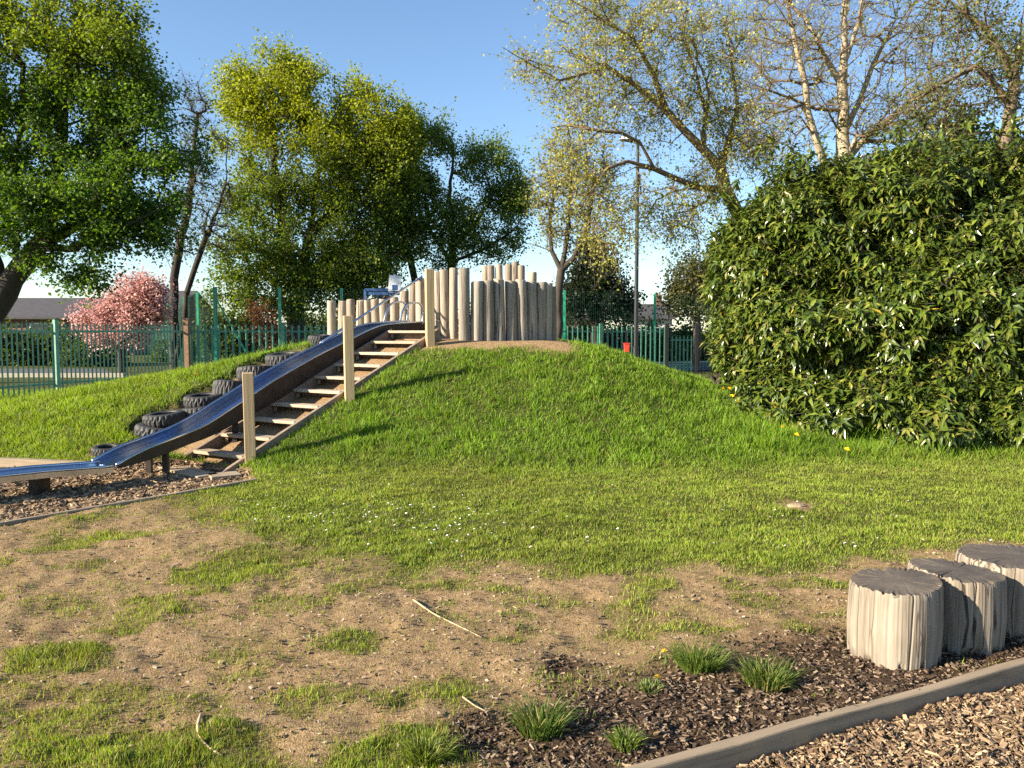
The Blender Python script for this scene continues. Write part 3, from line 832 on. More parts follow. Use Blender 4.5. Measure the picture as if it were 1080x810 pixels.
# ------------------------------------------------------------------ tyres
def tyre(x, y, z, Ro, wid, tilt, label, rot=0):
    root = empty('tyre', (x, y, z), label, 'tyre', 'tyres set in the slope')
    prof = [(.56, .12), (.60, .02), (.72, -.02), (.90, .02), (.97, .10), (1, .25), (1.005, .5), (1, .75), (.97, .90), (.90, .98), (.72, 1.02), (.60, .98), (.56, .88), (.62, .80), (.62, .2)]
    n = 72; V, Fc = [], []
    for i in range(n):
        a = 2 * math.pi * i / n
        for j, (q, s) in enumerate(prof):
            lug = 1 - (.05 if ((i + (j > 6) * 1) % 3 == 0 and 4 <= j <= 8) else 0)
            rr_ = Ro * q * lug; zz = (s - .5) * wid
            V.append((rr_ * math.cos(a), rr_ * math.sin(a), zz))
    m = len(prof)
    for i in range(n):
        for j in range(m): Fc.append((i * m + j, ((i + 1) % n) * m + j, ((i + 1) % n) * m + (j + 1) % m, i * m + (j + 1) % m))
    o = arr_obj('tread_ring', np.array(V), np.array(Fc), 4, M['rubber'], smooth=False, parent=root)
    bm = bmesh.new()
    vs = []
    for ring, (q, dz) in enumerate([(.63, -.22), (.4, -.08), (.15, .02)]):
        vs.append([bm.verts.new((Ro * q * math.cos(2 * math.pi * k / 16), Ro * q * math.sin(2 * math.pi * k / 16), dz * wid + random.uniform(-.01, .01))) for k in range(16)])
    for a, b in zip(vs, vs[1:]):
        for k in range(16): bm.faces.new((a[k], a[(k + 1) % 16], b[(k + 1) % 16], b[k]))
    bm.faces.new(vs[-1])
    bm_obj('soil_fill', bm, M['soil'], root, smooth=True)
    root.rotation_euler = (R(tilt[0]), R(tilt[1]), R(rot))
for (cx_, cy_, cz_, Ro, wid, lab) in TYRES:
    tyre(cx_, cy_, cz_, Ro, wid, (random.uniform(4, 9), random.uniform(-5, 4)), lab, random.uniform(0, 360))

# ------------------------------------------------------------------ fences
def pale_panel(a, b, z0, z1, step, w, org):
    """row of pointed pales between two points (one mesh)"""
    a = np.array(a, float); b = np.array(b, float); d = b - a; L = np.linalg.norm(d); d /= L; nrm = np.array([d[1], -d[0]])
    n = int(L / step); V, Fc = [], []
    for i in range(n):
        c = a + d * (i + .5) * L / n
        k = len(V); jz = random.uniform(-.012, .012); tw = random.uniform(-.006, .006)
        pr = [(-w / 2, 0.0), (-w * .18, .018), (w * .18, .018), (w / 2, 0.0)]
        for zz in (z0, z1 - .09):
            for s, q in pr: V.append((*(c + d * (s + tw * (zz > 1)) + nrm * q), zz + jz))
        V.append((*(c - d * w * .36 + nrm * .006), z1 - .03 + jz)); V.append((*(c + nrm * .018), z1 + jz)); V.append((*(c + d * w * .36 + nrm * .006), z1 - .03 + jz))
        for s in range(3): Fc.append((k + s, k + s + 1, k + 5 + s, k + 4 + s))
        Fc.append((k + 4, k + 5, k + 8, k + 8)); Fc.append((k + 5, k + 6, k + 9, k + 9)); Fc.append((k + 6, k + 7, k + 10, k + 10))
    V = np.array(V) - [org[0], org[1], 0]
    me = bpy.data.meshes.new('pale_panel'); me.from_pydata(V.tolist(), [], [f if f[2] != f[3] else f[:3] for f in Fc])
    return me

def pale_fence(a, b, label, mat, postmat, bay=2.75, step=.165, top=1.8, ends=(True, True), w=.068):
    a = np.array(a, float); b = np.array(b, float); d = b - a; L = np.linalg.norm(d); d /= L
    nrm = np.array([d[1], -d[0]])
    if nrm @ (-(a + b)) < 0: nrm = -nrm
    root = empty('palisade_fence', (a[0], a[1], 0), label, 'fence', 'green palisade fences')
    nb = max(1, round(L / bay)); org = (a[0], a[1])
    for i in range(nb):
        p, q = a + d * L * i / nb, a + d * L * (i + 1) / nb
        me = pale_panel(p, q, -.06, top, step, w, org); me.materials.append(mat); put(bpy.data.objects.new('pale_panel', me), root)
    for zr in (top - .24, .32):
        bm = bmesh.new(); off = -nrm * .035
        beam(bm, (off[0], off[1], zr), (b[0] - a[0] + off[0], b[1] - a[1] + off[1], zr), .03, .055)
        bm_obj('rail', bm, mat, root)
    for i in range(nb + 1):
        if (i == 0 and not ends[0]) or (i == nb and not ends[1]): continue
        p = d * L * i / nb + nrm * .05
        bm = bmesh.new(); box(bm, p[0], p[1], (top + .04) / 2 - .1, .11, .075, top + .24, Matrix.Rotation(math.atan2(d[1], d[0]), 4, 'Z'))
        bm_obj('fence_post', bm, postmat, root)
    return root
CN = np.array([-9.55, 23.5]); GP = np.array([5.63, 29.0])
fl = lambda yy: np.array([-10.9 + .285 * (yy - 19), yy])
pale_fence(fl(13.5), fl(19), 'sunlit pale green palisade fence at the left edge of the grass slope', M['green_pale'], M['green_pale'], step=.13, ends=(True, True), w=.05)
pale_fence(fl(19), CN, 'green palisade fence running away to the rusty corner post', M['green_pale'], M['green_pale'], bay=6, step=.13, ends=(False, False), w=.05)
pale_fence(CN, GP, 'long green palisade fence behind the mound from the rusty post to the gate', M['green'], M['green'], step=.185, w=.07, ends=(False, False))
bm = bmesh.new(); box(bm, 0, 0, .97, .16, .16, 1.96)
o = bm_obj('corner_post', bm, M['rust'], bevel=.01, loc=(CN[0] + .02, CN[1] - .12, 0)); tag(o, 'rusty brown square corner post in the green fence', 'post')
# gate at the right
d3 = (GP - CN) / np.linalg.norm(GP - CN)
ga, gb = GP + d3 * .14, GP + d3 * 1.12
gate = empty('park_gate', (GP[0], GP[1], 0), 'low green paled gate between two black gate posts', 'gate')
for p in (GP, GP + d3 * 1.26):
    bm = bmesh.new(); box(bm, p[0] - GP[0], p[1] - GP[1], .88, .13, .13, 1.96); bm_obj('gate_post', bm, M['black'], gate, bevel=.01)
me = pale_panel(ga, gb, .05, 1.45, .15, .06, GP); me.materials.append(M['green']); put(bpy.data.objects.new('pale_panel', me), gate)
for zr in (1.25, .25):
    bm = bmesh.new(); beam(bm, (*(ga - GP), zr), (*(gb - GP), zr), .03, .05); bm_obj('rail', bm, M['green'], gate)
ra, rb = GP + d3 * 1.36, GP + d3 * 5
rl = empty('metal_railing', (ra[0], ra[1], 0), 'black metal railing beyond the gate beside the laurel', 'railing')
bm = bmesh.new(); nrb = int(np.linalg.norm(rb - ra) / .13)
for i in range(nrb + 1):
    p = (rb - ra) * i / nrb; box(bm, p[0], p[1], .85, .018, .018, 1.8)
bm_obj('bars', bm, M['black'], rl)
for zr in (1.55, 1.25, .2):
    bm = bmesh.new(); beam(bm, (0, 0, zr), (*(rb - ra), zr), .03, .045); bm_obj('rail', bm, M['black'], rl)

# court fence of wire mesh on tall posts
def court(pts, label, brace=None, step=.1):
    root = empty('court_fence', (pts[0][0], pts[0][1], 0), label, 'fence', 'green court fences')
    o = np.array([pts[0][0], pts[0][1]]); top = 3.0
    for i, p in enumerate(pts):
        bm = bmesh.new(); box(bm, p[0] - o[0], p[1] - o[1], top / 2 - .1, .085, .085, top + .2); bm_obj('fence_post', bm, M['green_court'], root)
    for a, b in zip(pts, pts[1:]):
        a = np.array(a) - o; b = np.array(b) - o; L = np.linalg.norm(b - a); n = int(L / step); bm = bmesh.new()
        for k in range(1, n):
            q = a + (b - a) * k / n; box(bm, q[0], q[1], top / 2, .004, .004, top - .06)
        for k in range(16): 
            zz = .05 + k * (top - .08) / 15; beam(bm, (*a, zz), (*b, zz), .004, .004)
        bm_obj('mesh_panel', bm, M['mesh'], root)
    if brace is not None:
        bm = bmesh.new(); beam(bm, (.05, 0, 2.6), (brace[0], brace[1], .1), .05, .05); bm_obj('brace', bm, M['green_court'], root)
def xy(px, Yd): return (float((px - 540) / F * Yd), Yd)
court([xy(228, 25.9), xy(210, 29.2), xy(196, 33), xy(178, 40), xy(164, 50), xy(152, 58)], 'tall green wire mesh court fence receding behind the cherry', (1.35, .15))
court([xy(229, 26.05), xy(296, 26.3), xy(361, 26.6), xy(435, 27), xy(515, 27.4), xy(595, 27.9), xy(690, 30.4), xy(800, 32)], 'tall green wire mesh court fence on slim posts behind the long palisade', None)

# ------------------------------------------------------------------ lamp post, bin, basketball goal
lp = W(671, 330, 24.0)
lamp = empty('street_lamp', (lp[0], lp[1], 0), 'tall black lamp post with a small lantern rising behind the mound', 'street lamp')
bm = bmesh.new(); zt = W(671, 152, 24)[2]
tube(bm, [(0, 0, 0), (0, 0, 1.1), (0, 0, 1.12), (0, 0, 3.3), (0, 0, zt)], [.09, .09, .065, .06, .045], 12); bm_obj('pole', bm, M['black'], lamp, smooth=False)
bm = bmesh.new(); beam(bm, (.05, 0, zt + .02), (-.42, -.05, zt + .10), .05, .05); bm_obj('arm', bm, M['black'], lamp)
bm = bmesh.new(); vs = box(bm, -.34, -.05, zt + .16, .46, .24, .10)
for v in vs:
    if v.co.z > zt + .17: v.co.x = -.34 + (v.co.x + .34) * .7; v.co.y *= .6
head = bm_obj('lantern', bm, M['white'], lamp, bevel=.02)
bm = bmesh.new(); box(bm, -.34, -.05, zt + .095, .34, .17, .03); bm_obj('lens', bm, M['glass'], head)
bn = W(661, 367, 27.2)
bin_ = empty('litter_bin', (bn[0], bn[1], bn[2]), 'small bright red bin fixed to the green fence below the lamp post', 'bin')
bm = bmesh.new(); vs = box(bm, 0, 0, 0, .2, .16, .28)
for v in vs:
    if v.co.z < 0: v.co.x *= .82; v.co.y *= .82
bm_obj('bin_body', bm, M['red'], bin_, bevel=.015)
bm = bmesh.new(); box(bm, 0, -.01, .155, .22, .18, .03); bm_obj('lid', bm, M['red'], bin_, bevel=.01)
bm = bmesh.new(); box(bm, 0, .13, -.35, .05, .04, 2.1 * bn[2] - .2 if bn[2] > .3 else .8); bm_obj('bracket_post', bm, M['black'], bin_)

bk = W(404, 330, 31.0)
goal = empty('basketball_goal', (bk[0], bk[1], 0), 'white basketball backboard over a blue goal frame beyond the log wall', 'basketball goal')
def gq(px, py): 
    w_ = W(px, py, 31.0); return np.array([w_[0] - bk[0], w_[1] - bk[1], w_[2]])
a, b = gq(411, 291), gq(424, 309)
bm = bmesh.new(); vs = box(bm, (a[0] + b[0]) / 2, -.25, (a[2] + b[2]) / 2, b[0] - a[0], .04, a[2] - b[2], Matrix.Rotation(R(4), 4, 'Y')); bb = bm_obj('backboard', bm, M['white'], goal, bevel=.008)
c = gq(417.5, 303.5); bm = bmesh.new(); box(bm, c[0], -.275, c[2], .2, .012, .2); bm_obj('target_square', bm, M['blue'], bb)
bm = bmesh.new(); hp = [(c[0] + .22 * math.cos(t), -.5 + .22 * math.sin(t), c[2] - .16) for t in np.linspace(0, 2 * np.pi, 18)]; tube(bm, hp, .014, 6); bm_obj('hoop', bm, M['blue'], goal)
l, r = gq(385, 305)[0], gq(424, 305)[0]; zt_ = gq(385, 305.5)[2]; bm = bmesh.new()
beam(bm, (l, 0, zt_), (r, 0, zt_), .09, .09); beam(bm, (l, 0, 0), (l, 0, zt_), .09, .09, up=(0, 1, 0)); beam(bm, (r, 0, 0), (r, 0, zt_), .09, .09, up=(0, 1, 0))
zl = gq(385, 309)[2]; beam(bm, (l, .02, zl), (r, .02, zl), .05, .16); beam(bm, (l, .5, zt_ - .6), (r * .4, 0, zt_), .06, .06)
bm_obj('goal_frame', bm, M['blue'], goal)

# ------------------------------------------------------------------ trees
def edges_to_tubes(P0, P1, r0, r1, n):
    d = P1 - P0; L = np.linalg.norm(d, axis=1, keepdims=True) + 1e-9; d = d / L
    ref = np.where(np.abs(d[:, 2:3]) < .9, np.array([[0, 0, 1.]]), np.array([[1., 0, 0]]))
    s = np.cross(d, ref); s /= np.linalg.norm(s, axis=1, keepdims=True); u = np.cross(s, d)
    th = np.linspace(0, 2 * np.pi, n, endpoint=False)
    ring = s[:, None] * np.cos(th)[None, :, None] + u[:, None] * np.sin(th)[None, :, None]
    A = P0[:, None] + ring * r0[:, None, None]; B = P1[:, None] + ring * r1[:, None, None]
    V = np.concatenate([A, B], 1).reshape(-1, 3); m = len(P0)
    i = np.arange(n); q = np.stack([i, (i + 1) % n, n + (i + 1) % n, n + i], -1)
    Fc = (np.arange(m)[:, None, None] * 2 * n + q[None]).reshape(-1, 4)
    return V, Fc

def leaf_quads(P, size, up, droop, col, fold=.25):
    n = len(P)
    nm = rng.normal(0, 1, (n, 3)); nm /= np.linalg.norm(nm, axis=1, keepdims=True)
    nm = nm + np.array([0, 0, up]); nm /= np.linalg.norm(nm, axis=1, keepdims=True)
    t = rng.normal(0, 1, (n, 3)) + np.array([0, 0, -droop]); t -= (t * nm).sum(1, keepdims=True) * nm; t /= np.linalg.norm(t, axis=1, keepdims=True) + 1e-9
    s = np.cross(nm, t); sz = (size * rng.uniform(.6, 1.35, n))[:, None]
    V = np.empty((n, 4, 3))
    V[:, 0] = P; V[:, 1] = P + t * sz * .5 + s * sz * .38 + nm * sz * fold * .4
    V[:, 2] = P + t * sz; V[:, 3] = P + t * sz * .5 - s * sz * .38 + nm * sz * fold * .4
    b = np.arange(n)[:, None] * 4
    Fc = (b + np.array([[0, 1, 2, 0, 2, 3]])).ravel()
    return V.reshape(-1, 3), Fc, np.repeat(col, 4, 0)

def tree(name, label, cat, trunk, rt, guides, lobes, n_att, twigs=3, tl=.5, lpt=12, leaf=.14, cols=((.06, .1, .02),), colw=None, up=.6, droop=.4, spread=.16,
         bark='bark', group=None, step=.45, shell=.45, rmin=.008, up_bias=.15, seed=0, leafmat='leaf', parent_crown='crown', twig_r=.005, tipcol=None, sag=0.0, branch=None, gaps=0.0):
    """trunk, guides: lists of world points; lobes: (center, radii)"""
    rg = np.random.default_rng(seed + 77)
    nodes = [np.array(trunk[0], float)]; par = [-1]
    def add_path(start, pts, st=.35):
        k = start
        for p in pts:
            a = nodes[k]; b = np.array(p, float); L = np.linalg.norm(b - a); m = max(1, int(L / st))
            for i in range(1, m + 1):
                q = a + (b - a) * i / m
                if i < m: q = q + rg.normal(0, .03 * min(L, 2), 3) * .5
                nodes.append(q); par.append(k); k = len(nodes) - 1
        return k
    add_path(0, trunk[1:])
    for gd in guides:
        A = np.array(nodes); s = int(np.argmin(np.linalg.norm(A - np.array(gd[0]), axis=1))); add_path(s, gd[1:])
    ntrunk = len(nodes)
    vol = np.array([np.prod(r) ** (2 / 3) for c, r in lobes]); vol /= vol.sum()
    att = []
    for i in rg.choice(len(lobes), n_att, p=vol):
        c, r = lobes[i]; d = rg.normal(0, 1, 3); d /= np.linalg.norm(d)
        att.append(np.array(c) + d * np.array(r) * (shell + (1 - shell) * rg.uniform(0, 1)) ** .8)
    att = np.array(att)
    if gaps: att = att[fbm(att[:, 0] * 1.15 + att[:, 1] * .7 + seed * 3.1, att[:, 2] * 1.5 - att[:, 1] * .5, 300 + seed, 2) > gaps]
    A0 = np.array(nodes)
    dd = np.array([np.linalg.norm(A0 - a, axis=1).min() for a in att]); att = att[np.argsort(dd)]
    cap = len(nodes) + n_att * 40
    NA = np.zeros((cap, 3)); NA[:len(nodes)] = nodes; cnt = len(nodes); PA = np.full(cap, -1); PA[:cnt] = par
    depth = np.zeros(cap); DA = np.zeros((cap, 3)); DA[:cnt, 2] = 1
    for i in range(1, cnt):
        depth[i] = depth[PA[i]] + np.linalg.norm(NA[i] - NA[PA[i]]); v = NA[i] - NA[PA[i]]; DA[i] = v / (np.linalg.norm(v) + 1e-9)
    tips = []
    for a in att:
        v = a - NA[:cnt]; L = np.linalg.norm(v, axis=1) + 1e-6
        cosv = (v * DA[:cnt]).sum(1) / L
        cost = L * (1.25 - .45 * cosv) + .10 * depth[:cnt]
        k = int(np.argmin(cost)); b = NA[k].copy(); dv = DA[k].copy(); Lk = L[k]
        m = max(1, int(Lk / step)); p1 = b + dv * Lk * .35 + np.array([0, 0, up_bias * Lk * .5])
        for i in range(1, m + 1):
            t = i / m
            q = (1 - t) ** 2 * b + 2 * t * (1 - t) * p1 + t * t * a
            if i < m: q = q + rg.normal(0, .05, 3) * min(1, Lk)
            if cnt >= cap: break
            NA[cnt] = q; PA[cnt] = k; w = q - NA[k]; l = np.linalg.norm(w) + 1e-9; DA[cnt] = w / l; depth[cnt] = depth[k] + l; k = cnt; cnt += 1
        tips.append(k)
    NA = NA[:cnt]; PA = PA[:cnt]
    ntip = np.zeros(cnt)
    for k in tips: ntip[k] += 1
    for i in range(cnt - 1, 0, -1): ntip[PA[i]] += ntip[i]
    rad = np.maximum(rt * (np.maximum(ntip, .5) / max(1, ntip[0])) ** .52, rmin)
    # flare the base
    e = np.arange(1, cnt); p0 = NA[PA[e]]; p1_ = NA[e]; ra = np.minimum(rad[PA[e]], rad[e] * 1.35 + .004); rb = rad[e]
    org = np.array(trunk[0], float)
    big = rb > (.035 if not branch else .028)
    root = empty(name, org, label, cat, group)
    Va, Fa = edges_to_tubes(p0[big], p1_[big] + (p1_[big] - p0[big]) * .06, ra[big], rb[big], 9)
    Vs, Fs = edges_to_tubes(p0[~big], p1_[~big], ra[~big], rb[~big], 4)
    # fine twigs
    tk = np.array(tips); nT = len(tk) * twigs
    T0 = np.repeat(NA[tk], twigs, 0); T0 = T0 + (np.repeat(NA[PA[tk]], twigs, 0) - T0) * rg.uniform(0, 1.0, (nT, 1))
    bd = np.repeat(DA[tk], twigs, 0); dv = rg.normal(0, .75, (nT, 3)) + bd * .7 + np.array([0, 0, .15 - sag]); dv /= np.linalg.norm(dv, axis=1, keepdims=True)
    TL = (tl * rg.uniform(.5, 1.3, nT))[:, None]; T1 = T0 + dv * TL * .55; T2 = T1 + (dv + rg.normal(0, .3, (nT, 3)) + np.array([0, 0, -sag * .8])) * TL * .5
    r_a = np.full(nT, twig_r)
    Vt1, Ft1 = edges_to_tubes(T0, T1, r_a, r_a * .8, 3); Vt2, Ft2 = edges_to_tubes(T1, T2, r_a * .8, r_a * .4, 3)
    def wood(nm, Vall, Fl_, mt):
        Fall = []; off = 0
        for v_, f_ in zip(Vall, Fl_): Fall.append(f_ + off); off += len(v_)
        arr_obj(nm, np.concatenate(Vall) - org, np.concatenate(Fall), 4, M[mt], smooth=True, parent=root)
    if branch: wood('trunk', [Va], [Fa], bark); wood('branches', [Vs, Vt1, Vt2], [Fs, Ft1, Ft2], branch)
    else: wood('trunk', [Va, Vs, Vt1, Vt2], [Fa, Fs, Ft1, Ft2], bark)
    # leaves along the twigs
    nl = nT * lpt
    u = rg.uniform(.1, 1.05, (nl, 1)); b0 = np.repeat(T0, lpt, 0); b1 = np.repeat(T1, lpt, 0); b2 = np.repeat(T2, lpt, 0)
    P = np.where(u < .5, b0 + (b1 - b0) * u * 2, b1 + (b2 - b1) * (u * 2 - 1)) + np.clip(rg.normal(0, spread, (nl, 3)), -1.6 * spread, 1.6 * spread)
    cols = np.array(cols); ci = rg.choice(len(cols), nT, p=colw); cc = cols[np.repeat(ci, lpt)] * rg.uniform(.7, 1.3, (nl, 1))
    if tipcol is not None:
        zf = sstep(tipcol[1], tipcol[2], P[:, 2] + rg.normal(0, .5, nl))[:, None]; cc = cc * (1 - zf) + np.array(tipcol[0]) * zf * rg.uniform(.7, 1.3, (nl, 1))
    Vl, Fl, Cl = leaf_quads(P - org, leaf, up, droop, cc)
    arr_obj(parent_crown, Vl, Fl, 3, M[leafmat], Cl, parent=root)
    return root

def lobe(px, py, rx, ry, Yd, dep=None):
    c = W(px, py, Yd); k = Yd / F
    return (c, (rx * k, dep if dep else (rx + ry) / 2 * k, ry * k))
def pts(*a): return [W(*p) for p in a]
def base(px, Yd): 
    x_ = (px - 540) / F * Yd; return np.array([x_, Yd, float(hgt(x_, Yd)) - .1])

MAPLE = ((.080, .155, .016), (.105, .19, .019), (.060, .125, .015), (.14, .22, .022))
# big maple at far left
tree('maple_tree', 'huge dark green maple leaning in from the left edge of the picture', 'tree',
     [base(-28, 24), W(-12, 335, 24), W(12, 295, 24), W(38, 262, 24)], .38,
     [[W(5, 305, 24)] + pts((-15, 240, 24), (-30, 170, 24.5), (-20, 90, 25)), [W(38, 262, 24)] + pts((58, 215, 24), (62, 160, 24.5), (70, 90, 24.5), (75, 30, 25)),
      [W(38, 262, 24)] + pts((85, 235, 23.5), (120, 190, 23.5), (145, 130, 24), (150, 70, 24)), [W(38, 262, 24)] + pts((80, 262, 23), (130, 240, 22.5), (175, 215, 22.5)), [W(20, 285, 24)] + pts((5, 220, 25), (20, 150, 25.5), (25, 70, 25))],
     [lobe(60, 60, 85, 62, 24.5), lobe(125, 85, 62, 62, 24), lobe(150, 160, 58, 62, 24), lobe(165, 205, 48, 42, 23.5), lobe(40, 150, 90, 70, 24), lobe(-30, 90, 80, 90, 24), lobe(-60, 200, 70, 80, 24), lobe(100, 215, 65, 45, 23), lobe(20, 20, 80, 40, 25), lobe(60, 285, 42, 20, 23), lobe(195, 165, 24, 40, 24), lobe(15, 225, 50, 40, 22.5), lobe(88, 30, 60, 36, 24.5), lobe(75, 288, 42, 20, 23), lobe(112, 258, 38, 24, 23), lobe(165, 245, 34, 22, 23.5)],
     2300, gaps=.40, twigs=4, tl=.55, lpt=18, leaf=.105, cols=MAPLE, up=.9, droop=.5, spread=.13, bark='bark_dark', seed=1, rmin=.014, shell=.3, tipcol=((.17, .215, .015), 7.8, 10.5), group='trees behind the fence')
# slim, twiggy tree
tree('slender_tree', 'slim nearly bare tree forking into two dark stems behind the pink cherry', 'tree',
     [base(183, 32), W(184, 305, 32), W(184, 285, 32)], .20,
     [[W(184, 290, 32)] + pts((190, 255, 32), (198, 225, 32), (203, 170, 32), (208, 120, 32)), [base(192, 32)] + pts((200, 300, 32), (213, 262, 32), (228, 225, 32), (238, 195, 32), (240, 150, 32)), [W(184, 290, 32)] + pts((172, 262, 32), (165, 240, 32))],
     [lobe(210, 150, 22, 50, 32), lobe(222, 215, 26, 40, 32), lobe(195, 235, 24, 40, 32), lobe(232, 240, 20, 30, 32), lobe(205, 110, 14, 30, 32)], 230, twigs=4, tl=.8, lpt=2, leaf=.10,
     cols=((.10, .12, .03), (.13, .13, .04)), bark='bark_dark', seed=2, rmin=.012, twig_r=.007, group='trees behind the fence')
# big yellow-green tree
YG = ((.145, .20, .015), (.19, .235, .017), (.11, .168, .015), (.085, .138, .015))
tree('lime_tree', 'large yellow-green tree with dense drooping foliage behind the middle of the fence', 'tree',
     [base(312, 36), W(312, 320, 36), W(318, 285, 36), W(328, 245, 36), W(335, 190, 36), W(338, 130, 36)], .40,
     [[W(316, 290, 36)] + pts((300, 255, 36), (292, 205, 36), (288, 150, 36), (285, 100, 36)), [W(328, 245, 36)] + pts((360, 215, 36), (385, 170, 36), (400, 120, 36)), [W(312, 310, 36)] + pts((280, 270, 36), (262, 230, 36))],
     [lobe(290, 100, 48, 46, 36), lobe(345, 115, 52, 48, 36), lobe(395, 125, 42, 42, 36), lobe(262, 140, 34, 46, 36), lobe(330, 175, 80, 50, 36), lobe(280, 215, 46, 42, 36), lobe(380, 200, 60, 50, 36), lobe(265, 275, 46, 40, 35), lobe(330, 260, 70, 50, 35.5), lobe(300, 72, 22, 18, 36), lobe(385, 270, 52, 48, 36), lobe(425, 140, 24, 36, 36), lobe(290, 310, 60, 26, 34.5), lobe(350, 305, 45, 26, 34.5), lobe(248, 300, 34, 26, 34.5), lobe(410, 180, 34, 50, 36), lobe(252, 105, 24, 34, 36), lobe(318, 85, 26, 26, 36), lobe(360, 290, 50, 34, 35)],
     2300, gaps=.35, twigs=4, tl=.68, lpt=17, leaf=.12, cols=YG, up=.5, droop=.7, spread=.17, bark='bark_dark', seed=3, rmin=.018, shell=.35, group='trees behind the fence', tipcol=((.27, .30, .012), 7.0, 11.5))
tree('sycamore_tree', 'mid green open tree right of the yellow-green one, sky showing through its limbs', 'tree',
     [base(474, 38), W(474, 310, 38), W(478, 260, 38), W(475, 200, 38), W(478, 150, 38)], .27,
     [[base(436, 38)] + pts((438, 300, 38), (430, 262, 38), (420, 215, 38), (425, 160, 38)), [W(478, 262, 38)] + pts((505, 230, 38), (525, 195, 38)), [W(476, 280, 38)] + pts((452, 240, 38), (445, 190, 38)), [W(477, 275, 38)] + pts((515, 260, 38), (545, 240, 38))],
     [lobe(450, 165, 40, 40, 38), lobe(490, 160, 38, 34, 38), lobe(525, 185, 30, 34, 38), lobe(440, 225, 40, 42, 38), lobe(500, 225, 48, 40, 38), lobe(540, 225, 20, 30, 38), lobe(420, 190, 26, 46, 38), lobe(470, 262, 50, 26, 38), lobe(530, 262, 26, 16, 38), lobe(425, 150, 28, 34, 38), lobe(415, 250, 30, 30, 38), lobe(548, 205, 18, 22, 38), lobe(470, 138, 24, 18, 38)],
     1400, gaps=.38, twigs=4, tl=.68, lpt=12, leaf=.115, cols=((.11, .18, .02), (.145, .215, .022), (.085, .145, .018), (.19, .225, .028)), up=.6, droop=.5, spread=.15, bark='bark_dark', seed=4, rmin=.016, shell=.3, group='trees behind the fence')
# small pale tree behind palisade
PALE = ((.24, .22, .045), (.20, .20, .04), (.28, .25, .07))
tree('young_tree', 'young pale yellow-green tree with dark forked trunk right of the log wall', 'tree',
     [base(588, 25), W(588, 330, 25), W(590, 300, 25), W(592, 285, 25)], .13,
     [[W(591, 290, 25)] + pts((582, 265, 25), (580, 240, 25), (584, 200, 25)), [W(592, 288, 25)] + pts((605, 272, 25), (620, 240, 25), (625, 200, 25)), [W(592, 288, 25)] + pts((598, 250, 25), (602, 200, 25), (600, 165, 25))],
     [lobe(600, 180, 40, 40, 25), lobe(585, 235, 30, 38, 25), lobe(625, 225, 32, 40, 25), lobe(635, 180, 26, 36, 25), lobe(575, 200, 18, 30, 25)], 330, twigs=4, tl=.5, lpt=4, leaf=.085, cols=PALE, up=.3, droop=.5, spread=.09, bark='bark_dark', seed=5, rmin=.009, twig_r=.004, shell=.2, group='trees behind the fence')
DK = ((.022, .036, .018), (.03, .046, .02), (.016, .026, .014))
tree('holly_tree', 'dark evergreen tree standing behind the fence left of the lamp post', 'tree', [base(628, 36), W(628, 330, 36), W(627, 280, 36)], .2, [],
     [lobe(625, 285, 26, 32, 36), lobe(640, 310, 28, 26, 36), lobe(612, 318, 24, 24, 36), lobe(655, 325, 22, 16, 36), lobe(623, 262, 12, 16, 36)], 330, twigs=3, tl=.6, lpt=18, leaf=.13, cols=DK, bark='bark_dark', seed=6, rmin=.012, shell=.2, group='trees behind the fence')
OL = ((.115, .115, .035), (.085, .095, .03), (.15, .14, .05), (.05, .06, .02))
tree('olive_shrub', 'bushy olive-green small tree behind the gate', 'tree', [base(735, 36), W(735, 340, 36), W(733, 300, 36)], .18, [],
     [lobe(730, 295, 28, 28, 36), lobe(745, 320, 30, 26, 36), lobe(715, 318, 18, 18, 36), lobe(755, 285, 22, 24, 36)], 300, twigs=3, tl=.6, lpt=13, leaf=.13, cols=OL, bark='bark', seed=7, rmin=.012, shell=.2, group='trees behind the fence')
PK = ((.70, .42, .40), (.78, .54, .50), (.60, .32, .31), (.66, .42, .36))
tree('cherry_tree', 'pink blossoming cherry tree behind the green fence', 'tree', [base(128, 30), W(128, 375, 30), W(130, 352, 30)], .14,
     [[W(130, 352, 30)] + pts((108, 335, 30), (92, 328, 30)), [W(130, 352, 30)] + pts((150, 325, 30), (165, 310, 30)), [W(130, 352, 30)] + pts((132, 325, 30), (140, 302, 30))],
     [lobe(140, 312, 28, 22, 30), lobe(160, 308, 20, 18, 30), lobe(112, 330, 28, 18, 30), lobe(92, 336, 16, 10, 30), lobe(135, 340, 34, 18, 30), lobe(165, 330, 14, 14, 30), lobe(125, 355, 34, 10, 30)], 420, twigs=4, tl=.5, lpt=9, leaf=.095, cols=PK, up=.2, droop=.1, spread=.10, bark='bark_dark', seed=8, rmin=.01, shell=.15, leafmat='petal', parent_crown='blossom', group='trees behind the fence')
RD = ((.16, .05, .03), (.11, .045, .028), (.20, .07, .04), (.07, .065, .025))
tree('red_shrub', 'coppery red shrub showing through the fence below the yellow-green tree', 'shrub', [base(286, 31), W(286, 380, 31)], .06, [],
     [lobe(286, 352, 18, 16, 31), lobe(276, 335, 16, 12, 31), lobe(300, 360, 10, 10, 31)], 90, twigs=3, tl=.4, lpt=10, leaf=.10, cols=RD, bark='bark_dark', seed=9, shell=.2, group='shrubs behind the fence')
